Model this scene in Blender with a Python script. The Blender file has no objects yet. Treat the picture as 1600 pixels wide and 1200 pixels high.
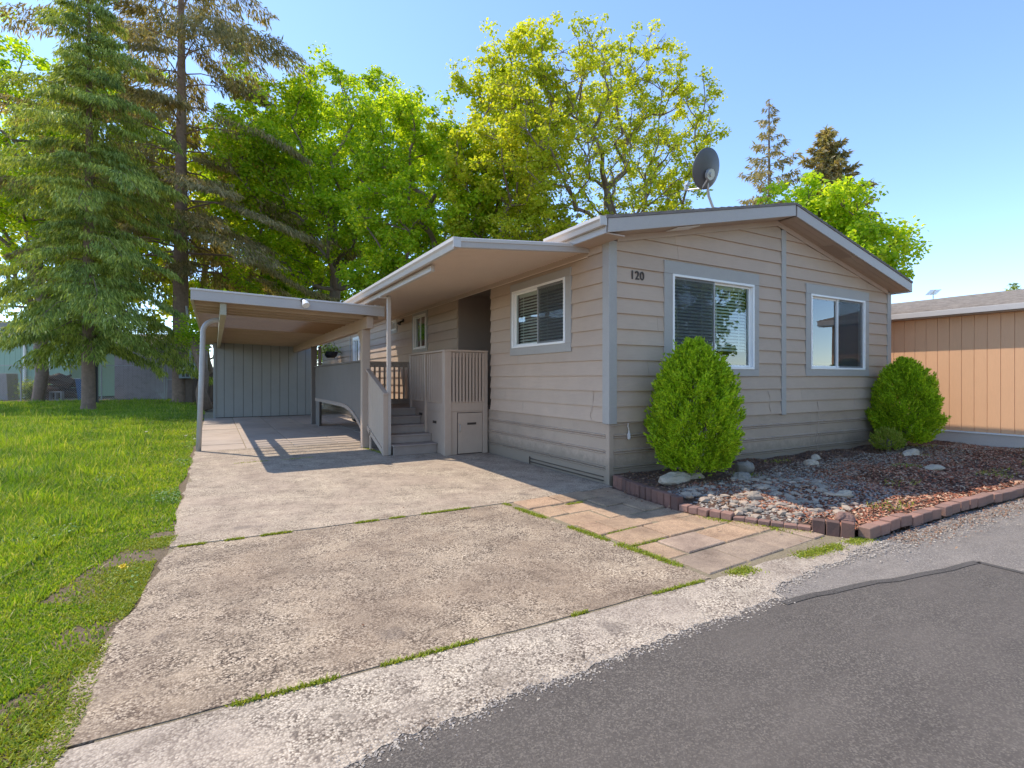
import bpy, math, random
import numpy as np
from mathutils import Vector, Matrix
random.seed(7); rng = np.random.default_rng(7)
SC = bpy.context.scene; COL = SC.collection
R = math.radians

# ---------------------------------------------------------------- camera, sky, sun, exposure
# world axes: x runs along the front wall of the house, y along its side wall, origin at the near corner
TH = R(29.74); CX, CY = 1.29, 6.90
UX, UY, VX, VY = math.cos(TH), math.sin(TH), -math.sin(TH), math.cos(TH)
def site(x, y):                       # metres right of / ahead of the camera spot -> world x, y
    a, b = x - CX, y - CY
    return (a*UX + b*UY, a*VX + b*VY)
cam_d = bpy.data.cameras.new('camera'); cam = bpy.data.objects.new('camera', cam_d); COL.objects.link(cam)
cx0, cy0 = site(0, 0)
cam.location = (cx0, cy0, 1.4); cam.rotation_euler = (R(90), 0, -TH)
cam_d.sensor_width = 36; cam_d.lens = 36*814/1600; cam_d.shift_y = -8/1600; cam_d.clip_end = 1500
SC.camera = cam
SUN = Vector((-.38, .59, 1.0)).normalized()
w = bpy.data.worlds.new('World'); SC.world = w; w.use_nodes = True
nt = w.node_tree; bg = nt.nodes['Background']
sky = nt.nodes.new('ShaderNodeTexSky'); sky.sky_type = 'NISHITA'; sky.sun_disc = False
sky.sun_elevation = math.asin(SUN.z); sky.sun_rotation = math.atan2(SUN.x, SUN.y)
sky.air_density = 0.8; sky.dust_density = 0.1; sky.ozone_density = 3.4
nt.links.new(sky.outputs[0], bg.inputs[0]); bg.inputs[1].default_value = 0.15
sd = bpy.data.lights.new('sun', 'SUN'); sd.energy = 2.3; sd.angle = R(.5); sd.color = (1, .90, .76)
so = bpy.data.objects.new('sun', sd); COL.objects.link(so); so.rotation_euler = SUN.to_track_quat('Z', 'Y').to_euler()
so.location = (0, 0, 30)
SC.view_settings.view_transform = 'Standard'; SC.view_settings.look = 'None'
SC.view_settings.gamma = 1; SC.view_settings.use_curve_mapping = False
SC.view_settings.exposure = 1.3

# ---------------------------------------------------------------- materials
def new_mat(name):
    m = bpy.data.materials.new(name); m.use_nodes = True
    return m, m.node_tree, m.node_tree.nodes['Principled BSDF']
def N(nt, t, **kw):
    n = nt.nodes.new(t)
    for k, v in kw.items():
        if k in n.inputs: n.inputs[k].default_value = v
        else: setattr(n, k, v)
    return n
def ramp(nt, fac, stops):
    r = nt.nodes.new('ShaderNodeValToRGB'); e = r.color_ramp.elements
    while len(e) < len(stops): e.new(.5)
    for i, (p, c) in enumerate(stops):
        e[i].position = p; e[i].color = (*c, 1) if len(c) == 3 else c
    nt.links.new(fac, r.inputs[0]); return r.outputs[0]
def mixc(nt, fac, a, b, mode='MIX'):
    m = nt.nodes.new('ShaderNodeMix'); m.data_type = 'RGBA'; m.blend_type = mode
    if isinstance(fac, (int, float)): m.inputs[0].default_value = fac
    else: nt.links.new(fac, m.inputs[0])
    for s, v in ((6, a), (7, b)):
        if isinstance(v, tuple): m.inputs[s].default_value = (*v, 1)
        else: nt.links.new(v, m.inputs[s])
    return m.outputs[2]
def tex(nt, scale, detail=4, rough=.6, kind='noise', stretch=None, coord='Object'):
    tc = nt.nodes.new('ShaderNodeTexCoord'); src = tc.outputs[coord]
    if stretch:
        mp = nt.nodes.new('ShaderNodeMapping'); mp.inputs['Scale'].default_value = stretch
        nt.links.new(src, mp.inputs[0]); src = mp.outputs[0]
    if kind == 'noise':
        n = N(nt, 'ShaderNodeTexNoise', Scale=scale, Detail=detail, Roughness=rough)
    else:
        n = N(nt, 'ShaderNodeTexVoronoi', Scale=scale)
    nt.links.new(src, n.inputs['Vector']); return n
def bump(nt, bsdf, h, strength, dist=.01):
    b = N(nt, 'ShaderNodeBump', Strength=strength, Distance=dist)
    nt.links.new(h, b.inputs['Height']); nt.links.new(b.outputs[0], bsdf.inputs['Normal'])
def dark(c, k): return tuple(x*k for x in c)
def paint(name, col, rough=.55, var=.12, scale=2.5, grain=None, bmp=.25, objvar=.0, metal=0, dirt=None, splash=None):
    m, nt, b = new_mat(name); b.inputs['Roughness'].default_value = rough; b.inputs['Metallic'].default_value = metal
    n = tex(nt, scale, 6, .65)
    c = ramp(nt, n.outputs[0], [(.3, dark(col, 1-var)), (.7, dark(col, 1+var))])
    g = tex(nt, 30, 5, .7, stretch=grain) if grain else tex(nt, 60, 4, .6)
    c = mixc(nt, .35, c, ramp(nt, g.outputs[0], [(.3, dark(col, .86)), (.7, dark(col, 1.1))]))
    if dirt:
        d = tex(nt, 1.3, 8, .7, stretch=(1, 1, 2.2))
        c = mixc(nt, ramp(nt, d.outputs[0], [(.5, (0, 0, 0)), (.72, (.6, .6, .6))]), c, dirt)
    if splash:                            # mud splashed up from the ground
        tc = nt.nodes.new('ShaderNodeTexCoord'); sx = nt.nodes.new('ShaderNodeSeparateXYZ'); nt.links.new(tc.outputs['Object'], sx.inputs[0])
        ns = tex(nt, 7, 7, .8); ad = N(nt, 'ShaderNodeMath', operation='MULTIPLY_ADD'); ad.inputs[1].default_value = -.5; nt.links.new(ns.outputs[0], ad.inputs[0]); nt.links.new(sx.outputs[2], ad.inputs[2])
        c = mixc(nt, ramp(nt, ad.outputs[0], [(0, (.85, .85, .85)), (.12, (0, 0, 0))]), c, splash)
    if objvar:
        oi = nt.nodes.new('ShaderNodeObjectInfo')
        c = mixc(nt, 1.0, c, ramp(nt, oi.outputs['Random'], [(0, (1-objvar,)*3), (1, (1+objvar*.3, 1, 1-objvar*.2))]), 'MULTIPLY')
    nt.links.new(c, b.inputs['Base Color'])
    bump(nt, b, g.outputs[0], bmp, .004)
    return m
def leafm(name, cols, trans=.45, rough=.5, big=None):
    m, nt, b = new_mat(name); out = nt.nodes['Material Output']
    gi = nt.nodes.new('ShaderNodeNewGeometry')
    c = ramp(nt, gi.outputs['Random Per Island'], [(i/(len(cols)-1), k) for i, k in enumerate(cols)])
    if big:
        n = tex(nt, big[0], 3, .6)
        c = mixc(nt, 1.0, c, ramp(nt, n.outputs[0], [(.35, big[1]), (.65, big[2])]), 'MULTIPLY')
    nt.links.new(c, b.inputs['Base Color']); b.inputs['Roughness'].default_value = rough
    b.inputs['Specular IOR Level'].default_value = .3
    t = nt.nodes.new('ShaderNodeBsdfTranslucent')
    c2 = mixc(nt, 1.0, c, (1.25, 1.15, .45), 'MULTIPLY'); nt.links.new(c2, t.inputs[0])
    mx = nt.nodes.new('ShaderNodeMixShader'); mx.inputs[0].default_value = trans
    nt.links.new(b.outputs[0], mx.inputs[1]); nt.links.new(t.outputs[0], mx.inputs[2]); nt.links.new(mx.outputs[0], out.inputs[0])
    return m
TAUPE = (.50, .37, .27)
M = {}
M['siding'] = paint('taupe_siding_paint', TAUPE, .6, .10, 1.1, grain=(.15, .15, 2.5), bmp=.3, objvar=.07, dirt=dark(TAUPE, .90))
M['skirt'] = paint('taupe_skirting', (.43, .315, .23), .5, .10, 1.2, bmp=.1, dirt=(.28, .215, .16), splash=(.26, .20, .145))
M['porch'] = paint('taupe_porch_paint', (.47, .345, .255), .6, .07, 3, grain=(3, 3, .3), bmp=.25)
M['tread'] = paint('worn_tread_paint', (.31, .24, .195), .7, .12, 5, bmp=.3)
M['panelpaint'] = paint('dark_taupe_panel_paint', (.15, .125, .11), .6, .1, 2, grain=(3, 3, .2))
M['soffit'] = paint('soffit_paint', (.47, .35, .265), .6, .05, 2)
M['pan'] = paint('awning_pan_metal', (.72, .58, .46), .5, .04, 1.5, bmp=.05)
M['trim'] = paint('grey_blue_trim', (.38, .345, .305), .5, .06, 3, bmp=.12)
M['fascia'] = paint('grey_fascia', (.44, .39, .35), .45, .06, 2, bmp=.08)
M['white'] = paint('white_vinyl', (.86, .83, .78), .35, .02, 3, bmp=.02)
M['gutter'] = paint('gutter_white_metal', (.55, .51, .47), .35, .06, 4, bmp=.05)
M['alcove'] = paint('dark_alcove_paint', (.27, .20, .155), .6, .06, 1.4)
M['awpost'] = paint('beige_post_paint', (.50, .42, .35), .5, .06, 3)
M['postm'] = paint('galvanised_post', (.45, .44, .43), .45, .14, 5, bmp=.1)
M['rib'] = paint('carport_pan_metal', (.46, .355, .25), .55, .12, 2, bmp=.08)
M['rib_shaded'] = paint('pan_rib_painted_shade', (.36, .23, .13), .6, .12, 2)  # darker copy of the pan metal, shade painted in against light from clear panels
M['ribw'] = paint('carport_beam_wood', (.38, .35, .25), .7, .12, 3, grain=(.3, 3, 3))
M['shed'] = paint('shed_panel_paint', (.30, .30, .275), .65, .08, 1.2, grain=(4, 4, .2), bmp=.3)
M['black'] = paint('black_iron', (.02, .02, .02), .4, .1)
M['darkmetal'] = paint('dark_bronze_slot', (.05, .032, .022), .5, .1)
M['dish'] = paint('grey_dish', (.10, .095, .095), .4, .06, 5, bmp=.02)
M['alu'] = paint('bare_aluminium', (.5, .5, .49), .35, .1, 6, metal=.6)
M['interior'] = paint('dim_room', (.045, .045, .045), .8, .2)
M['blind'] = paint('blind_slats', (.80, .78, .72), .5, .03)
M['orange'] = paint('peach_siding', (.78, .44, .235), .65, .05, .8, grain=(4, 4, .25), bmp=.25, objvar=.03)
M['nskirt'] = paint('neighbour_skirting', (.55, .47, .40), .6, .07, 1.5)
M['green'] = paint('mint_siding', (.33, .47, .35), .65, .05, 1, grain=(4, 4, .2))
M['shed2'] = paint('grimy_metal_shed', (.30, .25, .25), .7, .12, 1, grain=(4, 4, .3), dirt=(.12, .10, .09))
M['blue'] = paint('blue_bin_plastic', (.03, .10, .24), .4, .1)
M['wire'] = paint('galvanised_wire', (.35, .35, .34), .5, .1)
M['wood'] = paint('weathered_wood', (.17, .12, .09), .85, .25, 6, grain=(4, 4, .3), objvar=.3)
M['block'] = paint('concrete_block', (.33, .31, .30), .9, .15, 5)
M['rubber'] = paint('tyre_rubber', (.025, .025, .025), .8, .2)
M['meter'] = paint('meter_box_grey', (.22, .27, .29), .5, .15, 12)
M['bark_g'] = paint('grey_bark', (.22, .165, .125), .95, .35, 6, grain=(3, 3, .5), bmp=.9)
M['bark_r'] = paint('reddish_bark', (.26, .175, .125), .95, .35, 6, grain=(3, 3, .5), bmp=1.)
M['log'] = paint('firewood', (.14, .09, .06), .95, .3, 9, objvar=.4)
M['car'] = paint('dark_door_grey', (.25, .28, .27), .4, .05)
M['quartz'] = paint('white_quartz', (.50, .40, .29), .9, .3, 14, bmp=1., dirt=(.22, .16, .11))
M['brick'] = paint('red_edging_brick', (.20, .105, .08), .85, .2, 8, bmp=.6, objvar=.35, dirt=(.11, .08, .065))
M['brick2'] = paint('faded_edging_brick', (.30, .175, .135), .9, .2, 8, bmp=.7, objvar=.3, dirt=(.22, .16, .12))
M['tile'] = paint('carport_floor_slab', (.42, .34, .27), .9, .10, 2, bmp=.5, objvar=.12, dirt=(.27, .21, .16))
M['stone_t'] = paint('tan_river_stone', (.40, .34, .27), .8, .15, 9, bmp=.4, objvar=.45)
M['stone_g'] = paint('grey_gravel', (.26, .22, .18), .85, .25, 15, bmp=.4)
def glass():
    m, nt, b = new_mat('window_glass'); out = nt.nodes['Material Output']
    tr = nt.nodes.new('ShaderNodeBsdfTransparent'); gl = N(nt, 'ShaderNodeBsdfGlossy', Roughness=.01)
    tr.inputs[0].default_value = (.85, .9, .88, 1)
    lw = N(nt, 'ShaderNodeFresnel', IOR=1.5)
    ad = N(nt, 'ShaderNodeMath', operation='MULTIPLY_ADD'); ad.inputs[1].default_value = 1.9; ad.inputs[2].default_value = .06
    ad.use_clamp = True; nt.links.new(lw.outputs[0], ad.inputs[0])
    gi = nt.nodes.new('ShaderNodeNewGeometry'); fr = N(nt, 'ShaderNodeMath', operation='SUBTRACT'); fr.inputs[0].default_value = 1; nt.links.new(gi.outputs['Backfacing'], fr.inputs[1])
    mu = N(nt, 'ShaderNodeMath', operation='MULTIPLY'); nt.links.new(ad.outputs[0], mu.inputs[0]); nt.links.new(fr.outputs[0], mu.inputs[1]); ad = mu
    n = tex(nt, 1.2, 1, .5); bp = N(nt, 'ShaderNodeBump', Strength=.05, Distance=.02); nt.links.new(n.outputs[0], bp.inputs['Height'])
    nt.links.new(bp.outputs[0], gl.inputs['Normal'])
    mx = nt.nodes.new('ShaderNodeMixShader'); nt.links.new(ad.outputs[0], mx.inputs[0])
    nt.links.new(tr.outputs[0], mx.inputs[1]); nt.links.new(gl.outputs[0], mx.inputs[2]); nt.links.new(mx.outputs[0], out.inputs[0])
    return m
M['glass'] = glass()
def screen():
    m, nt, b = new_mat('insect_screen'); out = nt.nodes['Material Output']
    tr = nt.nodes.new('ShaderNodeBsdfTransparent'); mx = nt.nodes.new('ShaderNodeMixShader'); mx.inputs[0].default_value = .35
    b.inputs['Base Color'].default_value = (.05, .055, .06, 1); b.inputs['Roughness'].default_value = .6
    nt.links.new(tr.outputs[0], mx.inputs[1]); nt.links.new(b.outputs[0], mx.inputs[2]); nt.links.new(mx.outputs[0], out.inputs[0])
    return m
M['screen'] = screen()
def sun_gap_panel():  # added see-through panel, lets sunlight through an otherwise opaque carport roof
    m, nt, b = new_mat('added_sunlight_panel'); out = nt.nodes['Material Output']
    tr = nt.nodes.new('ShaderNodeBsdfTransparent'); mx = nt.nodes.new('ShaderNodeMixShader'); mx.inputs[0].default_value = .05
    b.inputs['Base Color'].default_value = (.3, .26, .2, 1)
    nt.links.new(tr.outputs[0], mx.inputs[1]); nt.links.new(b.outputs[0], mx.inputs[2]); nt.links.new(mx.outputs[0], out.inputs[0])
    return m
M['clear'] = sun_gap_panel()
def cracks(nt, c, scale, col):
    tc = nt.nodes.new('ShaderNodeTexCoord'); nz = tex(nt, 3.5, 6, .7); mx = nt.nodes.new('ShaderNodeMix'); mx.data_type = 'VECTOR'; mx.inputs[0].default_value = .22
    nt.links.new(tc.outputs['Object'], mx.inputs[4]); nt.links.new(nz.outputs['Color'], mx.inputs[5])
    v = N(nt, 'ShaderNodeTexVoronoi', Scale=scale); v.feature = 'DISTANCE_TO_EDGE'; nt.links.new(mx.outputs[1], v.inputs['Vector'])
    ln = ramp(nt, v.outputs['Distance'], [(0, (.75, .75, .75)), (.0035, (0, 0, 0))]); msk = ramp(nt, tex(nt, .45, 2, .5).outputs[0], [(.52, (0, 0, 0)), (.58, (1, 1, 1))])
    return mixc(nt, mixc(nt, 1.0, ln, msk, 'MULTIPLY'), c, col)
def spots(nt, c, col):
    v = tex(nt, 1.4, kind='voronoi'); n = tex(nt, 9, 5, .7); ad = N(nt, 'ShaderNodeMath', operation='MULTIPLY_ADD'); ad.inputs[1].default_value = .35
    nt.links.new(n.outputs[0], ad.inputs[0]); nt.links.new(v.outputs['Distance'], ad.inputs[2])
    return mixc(nt, ramp(nt, ad.outputs[0], [(.22, (.55, .55, .55)), (.31, (0, 0, 0))]), c, col)
def aggregate(name, light, darkc, stone_hi, rough_amt=1.0, tint=(.34, .26, .20), fine=1.0, objvar=0):
    """exposed aggregate concrete: pea stones in a sandy paste, with broad stains"""
    m, nt, b = new_mat(name); b.inputs['Roughness'].default_value = .92
    v = tex(nt, 98*fine, kind='voronoi'); v2 = tex(nt, 34, kind='voronoi')
    sep = nt.nodes.new('ShaderNodeSeparateColor'); nt.links.new(v.outputs['Color'], sep.inputs[0])
    st = ramp(nt, sep.outputs[0], [(0, dark(darkc, .35)), (.20, darkc), (.45, light), (1, stone_hi)])
    edge = ramp(nt, v.outputs['Distance'], [(.35, (1, 1, 1)), (.75, (.42, .38, .35))])
    c = mixc(nt, 1.0, st, edge, 'MULTIPLY')
    n1 = tex(nt, 1.1, 8, .65); n2 = tex(nt, 5.5, 6, .7)
    paste = mixc(nt, .5, light, ramp(nt, tex(nt, 40, 5, .7).outputs[0], [(.3, dark(light, .8)), (.7, dark(light, 1.1))]))
    c = mixc(nt, ramp(nt, n2.outputs[0], [(.42, (rough_amt,)*3), (.62, (rough_amt*.35,)*3)]), paste, c)
    c = mixc(nt, ramp(nt, n1.outputs[0], [(.42, (0, 0, 0)), (.60, (.9, .9, .9))]), c, mixc(nt, .6, c, tint))
    n3 = tex(nt, 2.6, 9, .75)
    c = mixc(nt, 1.0, c, ramp(nt, n3.outputs[0], [(.32, (.58, .54, .51)), (.48, (.92, .90, .88)), (.62, (1.14, 1.12, 1.08))]), 'MULTIPLY')
    if not objvar: c = cracks(nt, c, .55, (.16, .12, .085)); c = spots(nt, c, (.13, .10, .08))
    if objvar:
        oi = nt.nodes.new('ShaderNodeObjectInfo')
        c = mixc(nt, 1.0, c, ramp(nt, oi.outputs['Random'], [(0, (1-objvar,)*3), (.5, (1, 1-objvar*.15, 1-objvar*.3)), (1, (1+objvar*.3, 1, 1))]), 'MULTIPLY')
    nt.links.new(c, b.inputs['Base Color'])
    a = N(nt, 'ShaderNodeMath', operation='ADD'); nt.links.new(v.outputs['Distance'], a.inputs[0])
    nz = tex(nt, 25, 6, .7); nt.links.new(nz.outputs[0], a.inputs[1])
    bump(nt, b, a.outputs[0], .4, -.008)
    return m
M['conc_a'] = aggregate('aggregate_slab_rear', (.48, .395, .295), (.20, .15, .105), (.66, .56, .43), .9)
M['conc_b'] = aggregate('aggregate_slab_front', (.40, .315, .225), (.115, .08, .055), (.66, .55, .42), 1.0, (.22, .155, .105))
M['conc_c'] = aggregate('aggregate_apron', (.47, .40, .315), (.15, .11, .08), (.70, .61, .49), .95, (.38, .31, .25))
M['paver'] = aggregate('tan_paver', (.50, .345, .22), (.28, .18, .11), (.64, .47, .32), .6, (.32, .225, .15), 1.4, .16)
M['paverg'] = aggregate('greyish_paver', (.42, .32, .235), (.24, .18, .13), (.55, .44, .34), .6, (.25, .19, .145), 1.6, .18)
def asphalt(name, base, hi, scuff):
    m, nt, b = new_mat(name); b.inputs['Roughness'].default_value = .9
    v = tex(nt, 150, kind='voronoi'); sep = nt.nodes.new('ShaderNodeSeparateColor'); nt.links.new(v.outputs['Color'], sep.inputs[0])
    c = ramp(nt, sep.outputs[0], [(0, dark(base, .72)), (.6, base), (.85, hi), (1, dark(hi, 1.2))])
    n = tex(nt, 1.6, 9, .7)
    c = mixc(nt, ramp(nt, n.outputs[0], [(.42, (0, 0, 0)), (.66, (.6, .6, .6))]), c, scuff)
    c = cracks(nt, c, .38, dark(base, .45)); c = mixc(nt, 1.0, c, ramp(nt, tex(nt, .9, 9, .8, stretch=(.35, 1.6, 1)).outputs[0], [(.35, (.80, .78, .76)), (.6, (1.08, 1.07, 1.05))]), 'MULTIPLY')
    nt.links.new(c, b.inputs['Base Color']); a = tex(nt, 90, 4, .7)
    bump(nt, b, a.outputs[0], .6, .008); return m
M['asphalt'] = asphalt('worn_asphalt', (.19, .165, .145), (.27, .24, .21), (.26, .225, .19))
M['patch'] = asphalt('asphalt_patch', (.092, .077, .065), (.14, .12, .10), (.12, .101, .085))
M['seal'] = asphalt('patch_seam_tar', (.07, .06, .052), (.10, .087, .075), (.11, .097, .087))
def earth(name, a, bb, c3, sc=6):
    m, nt, b = new_mat(name); b.inputs['Roughness'].default_value = 1
    n = tex(nt, sc, 9, .75); n2 = tex(nt, 60, 5, .8)
    c = ramp(nt, n.outputs[0], [(.3, a), (.5, bb), (.7, c3)])
    c = mixc(nt, .6, c, ramp(nt, n2.outputs[0], [(.3, dark(bb, .4)), (.7, dark(c3, 1.3))]))
    nt.links.new(c, b.inputs['Base Color']); bump(nt, b, n2.outputs[0], .9, .02); return m
M['soil'] = earth('bare_soil', (.10, .075, .05), (.16, .12, .08), (.24, .18, .12))
M['joint'] = earth('joint_dirt', (.20, .155, .09), (.28, .22, .13), (.36, .29, .19), 9)
M['lawnsoil'] = earth('lawn_soil', (.10, .08, .045), (.17, .125, .075), (.25, .18, .11), 2.5)
M['mulch'] = earth('dark_mulch', (.07, .035, .025), (.12, .06, .04), (.16, .10, .07), 5)
M['shingle'] = paint('grey_shingle', (.19, .17, .155), .95, .25, 6, bmp=.6, objvar=.2)
M['nshingle'] = paint('neighbour_shingle', (.36, .31, .265), .95, .38, 7, bmp=.6)
M['grass'] = leafm('grass_blades', [(.14, .27, .025), (.22, .39, .03), (.35, .48, .045), (.20, .33, .05), (.55, .56, .20)], .5, .55, (.8, (.62, .72, .85), (1.25, 1.12, .95)))
M['straw'] = leafm('dry_straw', [(.42, .34, .16), (.55, .46, .24), (.35, .27, .12)], .2)
M['clover'] = leafm('clover_leaves', [(.10, .22, .05), (.16, .30, .08), (.22, .36, .12)], .3)
M['weed'] = leafm('joint_moss_weeds', [(.22, .30, .02), (.33, .38, .04), (.42, .42, .06), (.16, .26, .02)], .35)
M['maple'] = leafm('maple_leaves', [(.24, .42, .025), (.36, .58, .03), (.52, .68, .04), (.66, .74, .07)], .62, .5, (.35, (.72, .76, .75), (1.2, 1.12, 1.)))
M['maple_y'] = leafm('young_maple_leaves', [(.36, .46, .03), (.50, .60, .04), (.62, .66, .06), (.70, .68, .11)], .6, .5, (.5, (.8, .85, .8), (1.1, 1.05, 1.)))
M['cedar'] = leafm('cedar_sprays', [(.14, .20, .05), (.24, .33, .065), (.38, .47, .11), (.54, .60, .21)], .42, .6, (.7, (.65, .72, .8), (1.3, 1.2, .95)))
M['spruce'] = leafm('spruce_needles', [(.18, .18, .075), (.29, .26, .12), (.40, .34, .18), (.52, .42, .25)], .45, .6, (.5, (.8, .8, .8), (1.15, 1.1, 1.0)))
M['shrub'] = leafm('arborvitae_sprays', [(.20, .30, .02), (.32, .50, .02), (.50, .68, .03), (.66, .76, .05)], .5, .5)
M['shrub2'] = leafm('boxwood_leaves', [(.15, .25, .02), (.27, .38, .03), (.40, .45, .05), (.50, .42, .13)], .35, .5)
M['chips'] = leafm('bark_chips', [(.17, .055, .028), (.31, .105, .055), (.42, .155, .085), (.48, .25, .15), (.56, .42, .28)], .0, .9)
M['chipsd'] = leafm('dark_bark_chips', [(.12, .055, .028), (.20, .095, .052), (.28, .15, .085), (.36, .24, .15)], .0, .9)
M['peb'] = leafm('mixed_pebbles', [(.16, .14, .13), (.28, .25, .22), (.40, .34, .27), (.22, .20, .19), (.52, .46, .38)], .0, .85)
M['pebg'] = leafm('grey_pebbles', [(.18, .14, .10), (.30, .235, .17), (.42, .335, .245), (.22, .17, .125), (.52, .42, .31)], .0, .85)
M['dand'] = leafm('dandelion_yellow', [(.7, .5, .02), (.8, .6, .03)], .2)
M['puff'] = leafm('white_flower', [(.7, .68, .6), (.8, .78, .7)], .2)

# ---------------------------------------------------------------- mesh helpers (all meshes hold world coordinates)
class MB:
    def __init__(s): s.v = []; s.f = []
    def box(s, x0, x1, y0, y1, z0, z1):
        b = len(s.v)
        s.v += [(x0,y0,z0),(x1,y0,z0),(x1,y1,z0),(x0,y1,z0),(x0,y0,z1),(x1,y0,z1),(x1,y1,z1),(x0,y1,z1)]
        s.f += [tuple(b+i for i in q) for q in ((0,3,2,1),(4,5,6,7),(0,1,5,4),(1,2,6,5),(2,3,7,6),(3,0,4,7))]
        return s
    def hexa(s, pts):                    # 8 points, order as in box
        b = len(s.v); s.v += [tuple(p) for p in pts]
        s.f += [tuple(b+i for i in q) for q in ((0,3,2,1),(4,5,6,7),(0,1,5,4),(1,2,6,5),(2,3,7,6),(3,0,4,7))]
        return s
    def prism(s, front, back):           # two matching loops
        b = len(s.v); n = len(front); s.v += [tuple(p) for p in front] + [tuple(p) for p in back]
        s.f += [tuple(b+i for i in range(n)), tuple(b+n+i for i in reversed(range(n)))]
        for i in range(n):
            j = (i+1) % n; s.f.append((b+i, b+n+i, b+n+j, b+j))
        return s
    def tube(s, pts, rad, n=8, caps=True):
        pts = [Vector(p) for p in pts]; rs = rad if isinstance(rad, (list, tuple)) else [rad]*len(pts)
        b = len(s.v); up = Vector((0, 0, 1)); a = None
        for i, p in enumerate(pts):
            d = (pts[min(i+1, len(pts)-1)] - pts[max(i-1, 0)]).normalized()
            if a is None: a = d.cross(up if abs(d.z) < .9 else Vector((1, 0, 0))).normalized()
            a = (a - d*a.dot(d)).normalized(); c = d.cross(a)
            for k in range(n):
                t = 2*math.pi*k/n; s.v.append(tuple(p + (a*math.cos(t) + c*math.sin(t))*rs[i]))
        for i in range(len(pts)-1):
            for k in range(n):
                k2 = (k+1) % n; s.f.append((b+i*n+k, b+i*n+k2, b+(i+1)*n+k2, b+(i+1)*n+k))
        if caps:
            s.f.append(tuple(b+k for k in reversed(range(n)))); e = b+(len(pts)-1)*n; s.f.append(tuple(e+k for k in range(n)))
        return s
    def xprofile(s, prof, x0, x1):       # closed (y,z) profile pushed along x
        return s.prism([(x0, y, z) for y, z in prof], [(x1, y, z) for y, z in prof])
    def yprofile(s, prof, y0, y1):       # closed (x,z) profile pushed along y
        return s.prism([(x, y0, z) for x, z in prof], [(x, y1, z) for x, z in prof])
    def rot(s, c, ang, axis='Z'):
        m = Matrix.Translation(c) @ Matrix.Rotation(ang, 4, axis) @ Matrix.Translation(-Vector(c))
        s.v = [tuple(m @ Vector(p)) for p in s.v]; return s
    def build(s, name, mat, parent=None, bev=0, smooth=False, kind=None):
        me = bpy.data.meshes.new(name); me.from_pydata(s.v, [], s.f); me.materials.append(mat)
        import bmesh
        bm = bmesh.new(); bm.from_mesh(me); bmesh.ops.recalc_face_normals(bm, faces=bm.faces); bm.to_mesh(me); bm.free()
        if smooth: me.polygons.foreach_set('use_smooth', [True]*len(me.polygons))
        return link(name, me, parent, bev, kind)
def link(name, me, parent=None, bev=0, kind=None):
    o = bpy.data.objects.new(name, me); COL.objects.link(o)
    if parent is not None:
        o.parent = parent
        if parent.type == 'EMPTY': o.location = -Vector(parent.location)
    if bev:
        md = o.modifiers.new('edge', 'BEVEL'); md.width = bev; md.segments = 1; md.limit_method = 'ANGLE'
    if kind: o['kind'] = kind
    return o
def tag(o, label, cat, group=None):
    o['label'] = label; o['category'] = cat
    if group: o['group'] = group
    return o
def thing(name, label, cat, loc=(0, 0, 0), group=None):
    o = bpy.data.objects.new(name, None); o.empty_display_size = .2; COL.objects.link(o); o.location = loc
    return tag(o, label, cat, group)
def struct(o): o['kind'] = 'structure'; return o
def mesh_np(name, verts, nper, mat, parent=None, kind=None, tris=None, smooth=False):
    """verts (N*nper,3); each island is one face of nper corners, or the given tris pattern"""
    me = bpy.data.meshes.new(name); nv = len(verts); me.vertices.add(nv)
    me.vertices.foreach_set('co', np.asarray(verts, np.float32).ravel())
    if tris is None:
        nf = nv//nper; me.loops.add(nv); me.polygons.add(nf)
        me.loops.foreach_set('vertex_index', np.arange(nv, dtype=np.int32))
        me.polygons.foreach_set('loop_start', np.arange(0, nv, nper, dtype=np.int32))
    else:
        t = np.asarray(tris, np.int32); ni = nv//nper
        idx = (t.ravel()[None] + (np.arange(ni)*nper)[:, None]).ravel().astype(np.int32)
        me.loops.add(len(idx)); me.polygons.add(len(idx)//3)
        me.loops.foreach_set('vertex_index', idx); me.polygons.foreach_set('loop_start', np.arange(0, len(idx), 3, dtype=np.int32))
    me.update(calc_edges=True); me.materials.append(mat)
    if smooth: me.polygons.foreach_set('use_smooth', [True]*len(me.polygons))
    return link(name, me, parent, 0, kind)
def sheet(name, poly, z, mat, parent=None, thick=None):
    mb = MB()
    if thick: mb.prism([(x, y, z) for x, y in poly], [(x, y, z-thick) for x, y in poly])
    else: mb.v = [(x, y, z) for x, y in poly]; mb.f = [tuple(range(len(poly)))]
    return mb.build(name, mat, parent)
def wob(p, q, n, amp, seed=0):           # wavy line from p to q
    r = np.random.default_rng(seed); out = []; o1 = r.uniform(0, 9, 4)
    L = math.hypot(q[0]-p[0], q[1]-p[1]); nx, ny = -(q[1]-p[1])/L, (q[0]-p[0])/L
    for i in range(n):
        t = i/(n-1); s = t*L
        a = amp*(.5*math.sin(s*1.7+o1[0]) + .3*math.sin(s*4.9+o1[1]) + .3*math.sin(s*11+o1[2])) + r.normal(0, amp*.12)
        out.append((p[0]+(q[0]-p[0])*t+nx*a, p[1]+(q[1]-p[1])*t+ny*a))
    return out

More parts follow.
